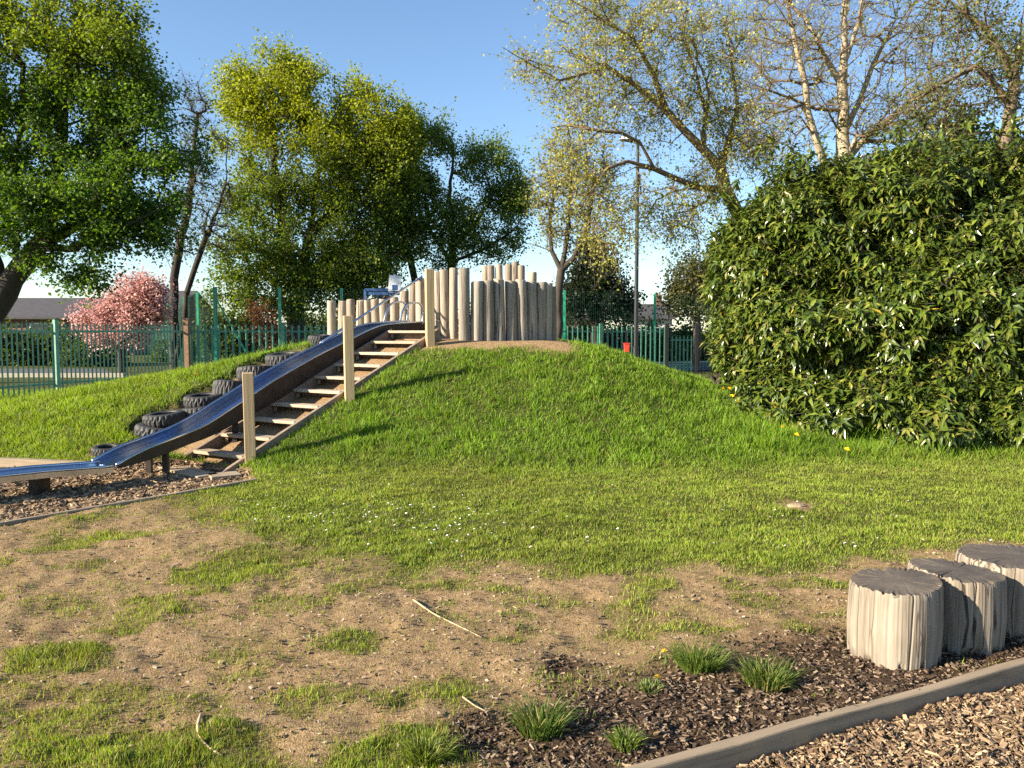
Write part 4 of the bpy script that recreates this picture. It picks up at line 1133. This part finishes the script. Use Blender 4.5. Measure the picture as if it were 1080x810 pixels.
tree('pink_shrub', 'salmon-pink flowering shrub behind the low end of the log wall', 'shrub', [base(375, 40), W(375, 345, 40)], .06, [],
     [lobe(374, 310, 14, 12, 40), lobe(404, 312, 9, 8, 40), lobe(372, 330, 18, 20, 40)], 110, twigs=3, tl=.4, lpt=10, leaf=.12, cols=((.55, .22, .18), (.45, .18, .14), (.12, .12, .04)), bark='bark_dark', seed=10, shell=.2, leafmat='petal', group='shrubs behind the fence')
GH = ((.05, .085, .016), (.05, .08, .016), (.09, .12, .02))
for k, (pxa, pyt, rx, Yd, lab) in enumerate([(40, 372, 34, 38, 'dark green hedge shrub behind the fence at the far left'), (95, 370, 30, 36, 'green shrub below the pink cherry'), (240, 335, 30, 40, 'leafy green shrub behind the tall corner of the court fence'),
                                              (335, 335, 34, 42, 'green shrub below the yellow-green tree near the log wall'), (450, 325, 34, 44, 'green shrub behind the log wall near the backboard'), (530, 325, 40, 46, 'green shrub behind the crest of the mound'), (0, 352, 40, 37, 'tall dark shrub behind the maple trunk'), (-45, 356, 40, 37, 'dark shrub at the very edge behind the maple'), (70, 352, 36, 37.5, 'dark shrub in front of the long low building'), (690, 352, 26, 42, 'low dark shrub behind the lamp post'), (605, 345, 30, 44, 'dark shrub behind the right end of the log wall'), (650, 345, 30, 45, 'dark shrub below the evergreen beside the lamp post'), (725, 348, 30, 43, 'dark shrub directly behind the low gate'), (775, 345, 34, 43, 'dark shrub behind the black railing and laurel'), (390, 335, 34, 45, 'dark shrub behind the blue goal frame'), (285, 350, 36, 43, 'dark shrub behind the coppery red one'), (190, 360, 26, 42, 'dark shrub behind the slim forked tree')]):
    tree('leafy_shrub', lab, 'shrub', [base(pxa, Yd), W(pxa, pyt + 10, Yd)], .08, [], [lobe(pxa, pyt + 15, rx, 24, Yd), lobe(pxa - rx * .5, pyt + 24, rx * .6, 18, Yd), lobe(pxa + rx * .5, pyt + 20, rx * .6, 20, Yd)], 170, twigs=3, tl=.6, lpt=14, leaf=.16, cols=GH, bark='bark_dark', seed=20 + k, shell=.2, group='shrubs behind the fence')

# ---- sparse spring trees on the right
SPR = ((.42, .40, .085), (.32, .34, .065), (.48, .43, .14), (.24, .27, .055))
tree('spreading_tree', 'spreading tree with pale new leaves arching left over the lamp post', 'tree',
     [base(795, 15.5), W(790, 260, 15.5), W(778, 225, 15.5), W(765, 200, 15.5), W(760, 178, 15.5)], .125,
     [[W(760, 180, 15.5)] + pts((742, 158, 15.4), (722, 138, 15.3), (702, 116, 15.2), (672, 92, 15), (640, 70, 14.8), (600, 55, 14.6)), [W(768, 205, 15.5)] + pts((738, 198, 15.2), (712, 188, 15), (690, 178, 14.8), (662, 170, 14.6), (640, 178, 14.4), (622, 205, 14.2)),
      [W(760, 178, 15.5)] + pts((768, 150, 15.6), (778, 115, 15.7), (770, 60, 15.8), (765, 0, 16)), [W(742, 158, 15.4)] + pts((745, 120, 15.6), (735, 80, 15.8), (720, 30, 16)), [W(702, 116, 15.2)] + pts((690, 80, 15), (668, 40, 14.8), (620, 10, 14.6), (580, -10, 14.4)),
      [W(640, 70, 14.8)] + pts((590, 85, 14.4), (555, 65, 14.2), (530, 50, 14)), [W(690, 178, 14.8)] + pts((675, 150, 14.5), (655, 140, 14.3), (610, 135, 14))],
     [lobe(640, 60, 70, 55, 14.8, 1.0), lobe(610, 120, 50, 45, 14.4, .8), lobe(600, 180, 40, 50, 14.3, .7), lobe(690, 110, 70, 55, 15.2, 1.1), lobe(700, 20, 90, 45, 15.3, 1.2), lobe(760, 60, 60, 70, 15.7, 1.2), lobe(680, 220, 50, 50, 14.8, .8), lobe(640, 240, 40, 50, 14.3, .7), lobe(720, 230, 40, 40, 15, .7), lobe(620, 10, 60, 35, 14.6, .8), lobe(560, 70, 26, 30, 14.2, .5), lobe(775, 130, 50, 50, 15.6, .9), lobe(745, 190, 40, 40, 15.2, .8), lobe(800, 150, 40, 40, 15.8, .8)],
     1250, twigs=6, tl=.40, lpt=4, leaf=.047, cols=SPR, up=.2, droop=.5, spread=.045, bark='bark_pale', seed=12, rmin=.0055, twig_r=.0022, shell=.15, step=.22, up_bias=.05, sag=.35, group='spring trees behind the laurel')
tree('birch_tree', 'white-barked birch rising straight out of the laurel', 'tree',
     [base(893, 14.2), W(892, 260, 14.2), W(890, 170, 14.2), W(888, 90, 14.2), W(890, 20, 14.2), W(888, -80, 14.2)], .15,
     [[W(889, 190, 14.2)] + pts((868, 170, 14.1), (852, 120, 14), (842, 60, 13.9), (830, 0, 13.8)), [W(890, 150, 14.2)] + pts((905, 110, 14.3), (920, 70, 14.4), (945, 20, 14.6)), [W(889, 130, 14.2)] + pts((860, 115, 14), (810, 95, 13.8), (765, 75, 13.6)),
      [W(890, 180, 14.2)] + pts((925, 135, 14.3), (985, 90, 14.4), (1010, 50, 14.5), (1045, 10, 14.6)), [W(889, 100, 14.2)] + pts((870, 60, 14.2), (850, 20, 14.2)), [W(889, 60, 14.2)] + pts((905, 25, 14.2), (915, -20, 14.2)), [W(890, 170, 14.2)] + pts((930, 160, 14), (990, 165, 13.8))],
     [lobe(880, 40, 90, 70, 14.2, 1.4), lobe(960, 50, 70, 60, 14.3, 1.2), lobe(820, 60, 60, 70, 14, 1.2), lobe(900, 120, 90, 50, 14.2, 1.2), lobe(1000, 110, 60, 40, 14.2, 1), lobe(820, 130, 50, 40, 14, .9), lobe(960, 140, 60, 30, 14, .9), lobe(890, -40, 120, 60, 14.3, 1.4)],
     900, twigs=7, tl=.42, lpt=1, leaf=.045, cols=SPR, up=.1, droop=.3, spread=.04, bark='bark_birch', branch='bark_pale', seed=13, rmin=.0055, twig_r=.0022, shell=.15, step=.25, up_bias=.2, group='spring trees behind the laurel')
tree('roadside_tree', 'pale trunked tree at the right edge with long bare limbs over the laurel', 'tree',
     [base(1050, 13.2), W(1052, 240, 13.2), W(1058, 165, 13.2), W(1066, 110, 13.2), W(1075, 50, 13.2), W(1085, -30, 13.2)], .10,
     [[W(1062, 140, 13.2)] + pts((1010, 145, 13), (965, 165, 12.8)), [W(1066, 110, 13.2)] + pts((1030, 70, 13), (990, 90, 12.8), (950, 110, 12.6)), [W(1070, 80, 13.2)] + pts((1040, 30, 13.2), (1000, 0, 13.2)), [W(1060, 150, 13.2)] + pts((1100, 120, 13.2), (1150, 90, 13.2))],
     [lobe(1040, 60, 60, 60, 13.2, 1.2), lobe(980, 110, 50, 50, 13, 1), lobe(1090, 60, 60, 80, 13.2, 1.2), lobe(1020, 10, 80, 50, 13.3, 1.2)],
     330, twigs=6, tl=.42, lpt=4, leaf=.05, cols=((.14, .17, .035), (.20, .21, .055), (.09, .13, .028)), up=.2, droop=.4, spread=.05, bark='bark_pale', seed=14, rmin=.0055, twig_r=.0022, shell=.15, step=.25, group='spring trees behind the laurel')
tree('young_tree', 'dense dark green leafy tree top showing above the right end of the laurel', 'tree', [base(1045, 14.8), W(1040, 200, 14.8), W(1035, 160, 14.8)], .07, [],
     [lobe(1030, 175, 34, 26, 14.6), lobe(1065, 172, 34, 24, 14.6), lobe(1010, 140, 18, 22, 14.6), lobe(1000, 180, 26, 26, 14.6)], 200, twigs=4, tl=.3, lpt=8, leaf=.075, cols=((.035, .075, .015), (.05, .10, .018)), bark='bark', seed=15, shell=.2, group='spring trees behind the laurel')

# ------------------------------------------------------------------ laurel bush
def laurel():
    L = [(795, 290, 46, 62, 12.5, 1.1), (790, 375, 42, 55, 12.3, 1.0), (845, 245, 66, 70, 12.3, 1.3), (845, 350, 70, 80, 11.9, 1.2), (930, 232, 75, 66, 12.1, 1.4), (925, 330, 85, 85, 11.6, 1.3), (1010, 235, 75, 66, 11.9, 1.4), (1010, 330, 85, 90, 11.3, 1.3),
         (1095, 240, 80, 70, 11.8, 1.4), (1095, 330, 85, 95, 11.2, 1.3), (815, 418, 52, 46, 11.6, .8), (880, 432, 68, 50, 11.0, .9), (960, 438, 75, 50, 10.7, .9), (1050, 440, 80, 50, 10.55, .9), (1130, 430, 80, 50, 10.8, .9), (790, 262, 32, 40, 12.4, .9), (1070, 192, 50, 30, 12.2, 1.0), (1170, 300, 80, 120, 11.8, 1.5), (885, 188, 34, 28, 12.2, .8), (950, 182, 34, 24, 12.2, .8)]
    lob = [lobe(a, b, c, d, e, f) for a, b, c, d, e, f in L]
    org = np.array([lob[5][0][0], 11.9, 0.0])
    root = empty('laurel_bush', org, 'big glossy dark green laurel bush filling the right side', 'bush')
    Cn = np.array([c for c, r in lob]); Rn = np.array([r for c, r in lob])
    def shell_pts(n, k0, k1):
        area = np.array([r[0] * r[2] + r[1] * (r[0] + r[2]) for r in Rn]); i = rng.choice(len(lob), n, p=area / area.sum())
        d = rng.normal(0, 1, (n, 3)); d /= np.linalg.norm(d, axis=1, keepdims=True)
        q = rng.uniform(k0, k1, (n, 1))
        P = Cn[i] + d * Rn[i] * q
        # lumpy outline
        lump = .12 * (fbm(P[:, 0] * 1.7 + P[:, 1], P[:, 2] * 1.7, 91, 3) - .5)[:, None] * 2
        P = P + d * Rn[i] * lump
        nrm = d / Rn[i]; nrm /= np.linalg.norm(nrm, axis=1, keepdims=True)
        ins = np.zeros(n, bool)
        for c, r in lob: ins |= (((P - c) / (np.array(r) * (k0 - .06))) ** 2).sum(1) < 1
        vis = (nrm[:, 1] < .55) & (P[:, 2] > hgt(P[:, 0], P[:, 1]) + .03)
        k = ~ins & vis
        return P[k], nrm[k]
    Vs, Fs, Cs, off = [], [], [], 0; TW = [[], []]
    for n, k0, k1, dens in [(17000, .97, 1.10, 1), (13000, .86, .97, 2), (11000, .66, .84, 0), (9000, .42, .66, 0)]:
        P, nr = shell_pts(n, k0, k1)
        kk = fbm(P[:, 0] * 2.4 + P[:, 1], P[:, 2] * 2.4, 95, 3) > (.49 if dens == 1 else .46 if dens == 2 else 0); P, nr = P[kk], nr[kk]
        if dens == 1:
            upw = nr[:, 2] > .55; P[upw] += (nr[upw] * .6 + np.array([0, 0, .4])) * (rng.uniform(0, 1, (upw.sum(), 1)) ** 4 * .55)
        m = len(P)
        ax = nr * .8 + rng.normal(0, .45, (m, 3)) + np.array([0, 0, .35]); ax /= np.linalg.norm(ax, axis=1, keepdims=True)
        TW[0].append(P - ax * .22); TW[1].append(P + ax * .03)
        nl = 8
        A = np.repeat(ax, nl, 0); B = np.repeat(P, nl, 0); q = len(A)
        ang = np.tile(np.arange(nl) * 2.4, m) + np.repeat(rng.uniform(0, 6.3, m), nl)
        pos = np.tile(np.linspace(-.13, .02, nl), m)
        ref = np.where(np.abs(A[:, 2:3]) < .9, np.array([[0, 0, 1.]]), np.array([[1., 0, 0]]))
        s = np.cross(A, ref); s /= np.linalg.norm(s, axis=1, keepdims=True); u = np.cross(s, A)
        rad = s * np.cos(ang)[:, None] + u * np.sin(ang)[:, None]
        tip = np.clip((pos + .13) / .15, 0, 1)[:, None]
        t = rad * (1.0 - .45 * tip) + A * (.25 + .6 * tip) + np.array([0, 0, -.62]) + rng.normal(0, .18, (q, 3)); t /= np.linalg.norm(t, axis=1, keepdims=True)
        nm = np.cross(t, np.cross(A + np.array([0, 0, .6]), t)); nm /= np.linalg.norm(nm, axis=1, keepdims=True) + 1e-9
        sd = np.cross(nm, t)
        ln = (.16 * rng.uniform(.6, 1.25, q))[:, None]; wd = ln * .165
        b = B + A * pos[:, None]
        curl = -nm * ln * rng.uniform(.05, .3, (q, 1))
        V = np.empty((q, 6, 3))
        V[:, 0] = b; V[:, 1] = b + t * ln * .38 + sd * wd + nm * wd * .35; V[:, 2] = b + t * ln * .38 - sd * wd + nm * wd * .35
        V[:, 3] = b + t * ln * .42; V[:, 4] = b + t * ln * 1.0 + curl; V[:, 5] = b + t * ln * .74 + curl * .45
        V[:, 3] = b + t * ln * .38
        # two half blades meeting at the midrib
        f = np.array([[0, 1, 3], [1, 5, 3], [1, 4, 5], [0, 3, 2], [2, 3, 5], [2, 5, 4]]).ravel()
        Fc = (np.arange(q)[:, None] * 6 + f[None]).ravel()
        pal = np.array([(.080, .116, .014), (.048, .078, .012), (.122, .156, .018), (.18, .19, .03)])
        col = pal[rng.choice(4, q, p=[.4, .3, .2, .1])] * rng.uniform(.75, 1.25, (q, 1))
        young = (np.repeat(rng.uniform(0, 1, m), nl) < .10) & (tip[:, 0] > .6)
        col = np.where(young[:, None], np.array([.17, .165, .035]), col)
        yl = rng.uniform(0, 1, q) < .0015; col = np.where(yl[:, None], np.array([.35, .25, .03]), col)
        Vs.append(V.reshape(-1, 3)); Fs.append(Fc + off); off += q * 6; Cs.append(np.repeat(col, 6, 0))
    arr_obj('foliage', np.concatenate(Vs) - org, np.concatenate(Fs), 3, M['laurel'], np.concatenate(Cs), parent=root)
    a, b = np.concatenate(TW[0]), np.concatenate(TW[1])
    V1, F1 = edges_to_tubes(a, b, np.full(len(a), .005), np.full(len(a), .003), 3)
    # main stems fanning up from the ground
    s0, s1 = [], []
    for c, r in lob:
        for _ in range(7):
            g0 = np.array([c[0] + random.uniform(-.6, .6), min(c[1] + random.uniform(-.1, .7), 12.9), 0]); g0[2] = float(hgt(g0[0], g0[1])) - .05
            e_ = c + np.array([random.gauss(0, .4) * r[0], random.gauss(0, .4) * r[1], random.gauss(.2, .4) * r[2]])
            mid = (g0 + e_) / 2 + np.array([random.gauss(0, .15), random.gauss(0, .1), .2]); s0 += [g0, mid]; s1 += [mid, e_]
    V2, F2 = edges_to_tubes(np.array(s0), np.array(s1), np.full(len(s0), .028), np.full(len(s0), .018), 6)
    arr_obj('stems', np.concatenate([V1, V2]) - org, np.concatenate([F1, F2 + len(V1)]), 4, M['bark_dark'], parent=root)
laurel()

# ------------------------------------------------------------------ tufts, dandelions and sticks on the near ground
def tuft(px, py, wpx, hpx, nbl, label, col):
    hx, hy, hz = hit(px, py); k = hy / F; rx = wpx / 2 * k; hh = hpx * k
    n = nbl; a = rng.uniform(0, 2 * np.pi, n); q = np.sqrt(rng.uniform(0, 1, n))
    x = q * np.cos(a) * rx * .55; y = q * np.sin(a) * rx * .45
    z = ground_z(x + hx, y + hy) - hz - .004
    out = np.stack([np.cos(a), np.sin(a)], -1) * (q * .8 + .1)[:, None] + rng.normal(0, .3, (n, 2))
    h = hh * rng.uniform(.5, 1.25, n); w = rng.uniform(.0035, .006, n)
    V = np.empty((n, 7, 3)); pa = rng.uniform(0, 2 * np.pi, n); dx, dy = np.cos(pa) * w / 2, np.sin(pa) * w / 2
    for j, (s, zz, wd) in enumerate([(0, 0, 1), (.22, .5, .9), (.6, .85, .6)]):
        cx, cy, cz = x + out[:, 0] * h * s, y + out[:, 1] * h * s, z + h * zz
        V[:, 2 * j] = np.stack([cx - dx * wd, cy - dy * wd, cz], -1); V[:, 2 * j + 1] = np.stack([cx + dx * wd, cy + dy * wd, cz], -1)
    V[:, 6] = np.stack([x + out[:, 0] * h * 1.05, y + out[:, 1] * h * 1.05, z + h * .9], -1)
    f = np.array([0, 1, 3, 0, 3, 2, 2, 3, 5, 2, 5, 4, 4, 5, 6]); Fc = (np.arange(n)[:, None] * 7 + f[None]).ravel()
    c = np.array(col) * rng.uniform(.6, 1.4, (n, 1)); c = np.where((rng.uniform(0, 1, n) < .12)[:, None], np.array([.33, .28, .10]), c)
    o = arr_obj('grass_tuft', V.reshape(-1, 3), Fc, 3, M['blade'], np.repeat(c, 7, 0), loc=(hx, hy, hz))
    tag(o, label, 'grass tuft', 'tufts of long grass on the bare earth')
tuft(572, 775, 78, 32, 420, 'dark green long-bladed grass tuft at the bottom centre', (.09, .14, .028))
tuft(738, 705, 80, 22, 500, 'bright green grass tuft left of its neighbour in the dark mulch', (.115, .17, .03))
tuft(808, 722, 84, 22, 500, 'bright green grass tuft nearest the stumps in the dark mulch', (.125, .175, .035))
tuft(660, 788, 50, 16, 240, 'small yellow-green grass tuft close to the near edging board', (.14, .20, .035))
tuft(450, 806, 70, 26, 380, 'yellowish grass tuft at the bottom edge left of the shadowed soil patch', (.14, .18, .03))
tuft(684, 728, 46, 10, 160, 'flat little weed clump with pale leaves beside a dandelion', (.17, .22, .07))

def dandelion_mesh():
    bm = bmesh.new(); rad = .019
    for ring, (nn, r, zz) in enumerate([(14, 1.0, .0), (12, .75, .005), (9, .45, .009)]):
        for k in range(nn):
            a = 2 * math.pi * k / nn + ring * .3; b = .22
            p = [(0, 0, zz), (rad * r * .75 * math.cos(a - b), rad * r * .75 * math.sin(a - b), zz + .004), (rad * r * math.cos(a), rad * r * math.sin(a), zz + .002), (rad * r * .75 * math.cos(a + b), rad * r * .75 * math.sin(a + b), zz + .004)]
            bm.faces.new([bm.verts.new(v) for v in p])
    return bm
dm = None
def dandelion(px, py, label, group=None, hh=.09, sc=1.0):
    global dm
    hx, hy, hz = hit(px, py + hh * 700 / max(3, hit(px, py)[1]) * .5)
    root = empty('dandelion', (hx, hy, hz), label, 'dandelion', group)
    if dm is None:
        o = bm_obj('flower_head', dandelion_mesh(), M['yellow'], root); dm = o.data
        bm = bmesh.new(); tube(bm, [(0, 0, -.02), (.004, 0, .5), (0, 0, 1)], .0025, 5); st_ = bm_obj('stalk', bm, M['stalk'], root); dandelion.stalk = st_.data
    else:
        o = put(bpy.data.objects.new('flower_head', dm), root); st_ = put(bpy.data.objects.new('stalk', dandelion.stalk), root)
    o.location = (0, 0, hh); o.rotation_euler = (R(25), R(random.uniform(-15, 15)), random.uniform(0, 6)); o.scale = (sc,) * 3
    st_.scale = (1, 1, hh)
for px, py in [(763, 419), (769, 418), (784, 418), (772, 426), (778, 433), (818, 439), (830, 440), (828, 445), (826, 460), (840, 468), (896, 461), (893, 484)]:
    dandelion(px, py, 'yellow dandelion flower in the longer grass along the foot of the laurel', 'dandelions along the laurel', .19, 1.8)
dandelion(701, 695, 'yellow dandelion beside the left end of the bright green tufts', None, .06)
dandelion(693, 722, 'yellow dandelion in the flat weed clump above the near edging', None, .05)
dandelion(207, 404, 'yellow dandelion on the slope above the tyres', None, .2, 1.8)

def stick(pp, r, label, name='fallen_twig'):
    P = np.array([(*hit(a, b)[:2], hit(a, b)[2] + .008) for a, b in pp]); o0 = P[0].copy()
    bm = bmesh.new(); tube(bm, smoothp(resample(P - o0, 16), 2), [r * (1 - .5 * i / 15) for i in range(16)], 6)
    o = bm_obj(name, bm, M['twig'], smooth=True, loc=o0); tag(o, label, 'twig')
stick([(212, 756), (208, 768), (211, 782), (220, 792), (234, 799)], .007, 'curved pale twig lying in the sparse grass at the lower left')
stick([(436, 634), (458, 650), (480, 661), (508, 674)], .006, 'long straight dry twig on the bare earth in the middle')
stick([(488, 738), (500, 746), (512, 752)], .004, 'short dry straw stalk left of the dark green tuft')
# pale bald clod in the lawn
hx, hy, hz = hit(839, 534); bm = bmesh.new(); bmesh.ops.create_icosphere(bm, subdivisions=3, radius=1)
for v in bm.verts:
    q = 1 + .35 * (float(vnoise(np.array([v.co.x * 3 + 5]), np.array([v.co.y * 3 + v.co.z * 2]), 9)[0]) - .5); v.co = Vector((v.co.x * .09 * q, v.co.y * .06 * q, v.co.z * .022 * q))
M['straw'] = mat_plain('dry_straw', (.34, .26, .15), 1, 0, 60, .3, .5, .01)
o = bm_obj('earth_clod', bm, M['straw'], smooth=True, loc=(hx, hy, hz)); tag(o, 'pale bald clod of earth lying in the mown lawn', 'clod')
# small pale stone/litter
hx, hy, hz = hit(808, 583); 

# ------------------------------------------------------------------ buildings and paths beyond
def house(px0, px1, pyr, pye, Yd, dep, wall, label, name='house', chimney=None, windows=(), rot=0):
    a, b = W(px0, pyr, Yd), W(px1, pye, Yd); w = b[0] - a[0]; ze = b[2]; zr = a[2]; cx = (a[0] + b[0]) / 2
    root = empty(name, (cx, Yd, 0), label, 'house' if name == 'house' else 'building'); root.rotation_euler = (0, 0, R(rot))
    bm = bmesh.new(); box(bm, 0, dep / 2, ze / 2 - .2, w - .5, dep - .5, ze + .4); bm_obj('wall', bm, wall, root)
    bm = bmesh.new()
    pr = [(-.3, ze - .1), (dep / 2, zr), (dep + .3, ze - .1), (dep + .3, ze + .05), (dep / 2, zr + .18), (-.3, ze + .05)]
    A = [bm.verts.new((-w / 2, y_, z_)) for y_, z_ in pr]; B = [bm.verts.new((w / 2, y_, z_)) for y_, z_ in pr]
    bm.faces.new(A); bm.faces.new(B[::-1])
    for i in range(6): bm.faces.new((A[i], A[(i + 1) % 6], B[(i + 1) % 6], B[i]))
    rf = bm_obj('roof', bm, M['roof'], root)
    for s in (-1, 1):
        bm = bmesh.new()
        vv = [[bm.verts.new((s * (w / 2 - .28 - dx_), y_, z_)) for y_, z_ in ((.3, ze - .05), (dep - .3, ze - .05), (dep / 2, zr - .1))] for dx_ in (0, .2)]
        bm.faces.new(vv[0]); bm.faces.new(vv[1][::-1])
        for i_ in range(3): bm.faces.new((vv[0][i_], vv[0][(i_ + 1) % 3], vv[1][(i_ + 1) % 3], vv[1][i_]))
        bm_obj('gable', bm, wall, root)
    if chimney is not None:
        for cxx in chimney:
            bm = bmesh.new(); box(bm, cxx * w, dep / 2, zr + .35, .8, .6, 1.5); box(bm, cxx * w, dep / 2, zr + 1.13, .95, .75, .12)
            for s in (-.2, .2): tube(bm, [(cxx * w + s, dep / 2, zr + 1.19), (cxx * w + s, dep / 2, zr + 1.5)], .11, 8)
            bm_obj('chimney', bm, M['brick'], rf)
    for fx, fz, ww, hh in windows:
        bm = bmesh.new(); x0 = fx * w; z0 = fz
        for xx, zz, sx, sz in ((0, hh / 2, ww, .08), (0, -hh / 2, ww, .08), (-ww / 2, 0, .08, hh), (ww / 2, 0, .08, hh), (0, 0, .05, hh)): box(bm, x0 + xx, .22, z0 + zz, sx, .1, sz)
        f = bm_obj('window', bm, M['white'], root)
        bm = bmesh.new(); box(bm, x0, .238, z0, ww - .06, .04, hh - .06); bm_obj('pane', bm, M['glass'], f)
house(-120, 112, 314, 335, 52, 9, M['brick'], 'long low building with a dark grey roof behind the left fence', 'low_building', windows=[(-.3, 1.5, 1.6, 1.2), (-.05, 1.5, 1.6, 1.2), (.2, 1.5, 1.6, 1.2), (.4, 1.5, 1.0, 1.2)])
house(118, 190, 306, 326, 80, 9, M['brick'], 'brick house whose chimney pokes above the pink cherry', chimney=[-.28], windows=[(-.25, 1.6, 1.4, 1.2), (.2, 1.6, 1.4, 1.2)])
house(655, 712, 321, 336, 85, 8, M['render_wall'], 'pale house with a grey roof seen right of the lamp post', chimney=[.3], windows=[(.15, 1.5, 1.2, 1.1), (.36, 1.5, 1.2, 1.1)])
house(560, 640, 316, 336, 95, 8, M['brick'], 'red brick house half hidden by the dark evergreen', chimney=[-.3], windows=[(-.2, 1.6, 1.2, 1.2), (.2, 1.6, 1.2, 1.2)])
house(360, 470, 318, 336, 90, 8, M['brick'], 'brick house glimpsed between the tree trunks behind the backboard', chimney=[.3], windows=[(-.25, 1.6, 1.2, 1.2), (.2, 1.6, 1.2, 1.2)])

def slab(name, pts_, z, mat, label):
    bm = bmesh.new(); bm.faces.new([bm.verts.new((p[0], p[1], z)) for p in pts_]); o = bm_obj(name, bm, mat); tag(o, label, kind='structure'); return o
M['tarmac'] = mat_plain('grey_tarmac', (.07, .07, .07), .95, 0, 30, .2, .2)
M['court'] = mat_plain('green_court_surface', (.022, .06, .052), .9, 0, 20, .2, .1)
M['kerbstone'] = mat_plain('pale_kerb', (.42, .37, .28), .9, 0, 10, .2, .1)
slab('path', [(-60, 26), (-13.5, 27.5), (-17, 33), (-60, 33)], .03, M['tarmac'], 'grey path beyond the left fence')
bm = bmesh.new(); beam(bm, (-60, 25.85, .06), (-13.3, 27.35, .06), .25, .14); o = bm_obj('path_kerb', bm, M['kerbstone']); tag(o, 'pale kerb along the near edge of the path', kind='structure')
slab('sports_court', [(-9.3, 26.3), (1.7, 28.1), (5.7, 30.8), (12, 33), (20, 60), (-22, 60)], .034, M['court'], 'blue-green surface of the sports court')

# ------------------------------------------------------------------ light, sky, camera
az = np.array([-.917, -.40]); az /= np.linalg.norm(az); EL = R(22.5)
sd_ = Vector((az[0] * math.cos(EL), az[1] * math.cos(EL), math.sin(EL)))
sun = bpy.data.lights.new('sun', 'SUN'); sun.energy = 5.0; sun.angle = R(.5); sun.color = (1, .88, .70)
so = bpy.data.objects.new('sun', sun); so.rotation_euler = (-sd_).to_track_quat('-Z', 'Y').to_euler(); C.objects.link(so)
wd = bpy.data.worlds.new('World'); S.world = wd; wd.use_nodes = True; nt = wd.node_tree
sky = nt.nodes.new('ShaderNodeTexSky'); sky.sky_type = 'NISHITA'; sky.sun_disc = False; sky.sun_elevation = EL; sky.sun_rotation = math.atan2(az[0], az[1])
sky.air_density = 1.0; sky.dust_density = .1; sky.ozone_density = 3.2; sky.altitude = 50
bg = nt.nodes['Background']; bg.inputs[1].default_value = .082; nt.links.new(sky.outputs[0], bg.inputs[0])

cam = bpy.data.cameras.new('camera'); cam.sensor_width = 36; cam.lens = 36 * F / 1080; cam.clip_end = 2000; cam.clip_start = .05
co = bpy.data.objects.new('camera', cam); co.location = (0, 0, EYE); co.rotation_euler = (math.pi / 2 - TILT, 0, 0); C.objects.link(co); S.camera = co

S.view_settings.view_transform = 'Standard'; S.view_settings.look = 'None'; S.view_settings.gamma = 1; S.view_settings.exposure = 1.55
S.view_settings.use_curve_mapping = False
S.render.engine = 'CYCLES'
S.cycles.use_denoising = False
S.cycles.max_bounces = 6; S.cycles.diffuse_bounces = 3; S.cycles.glossy_bounces = 3; S.cycles.transmission_bounces = 3; S.cycles.transparent_max_bounces = 4
S.cycles.caustics_reflective = False; S.cycles.caustics_refractive = False
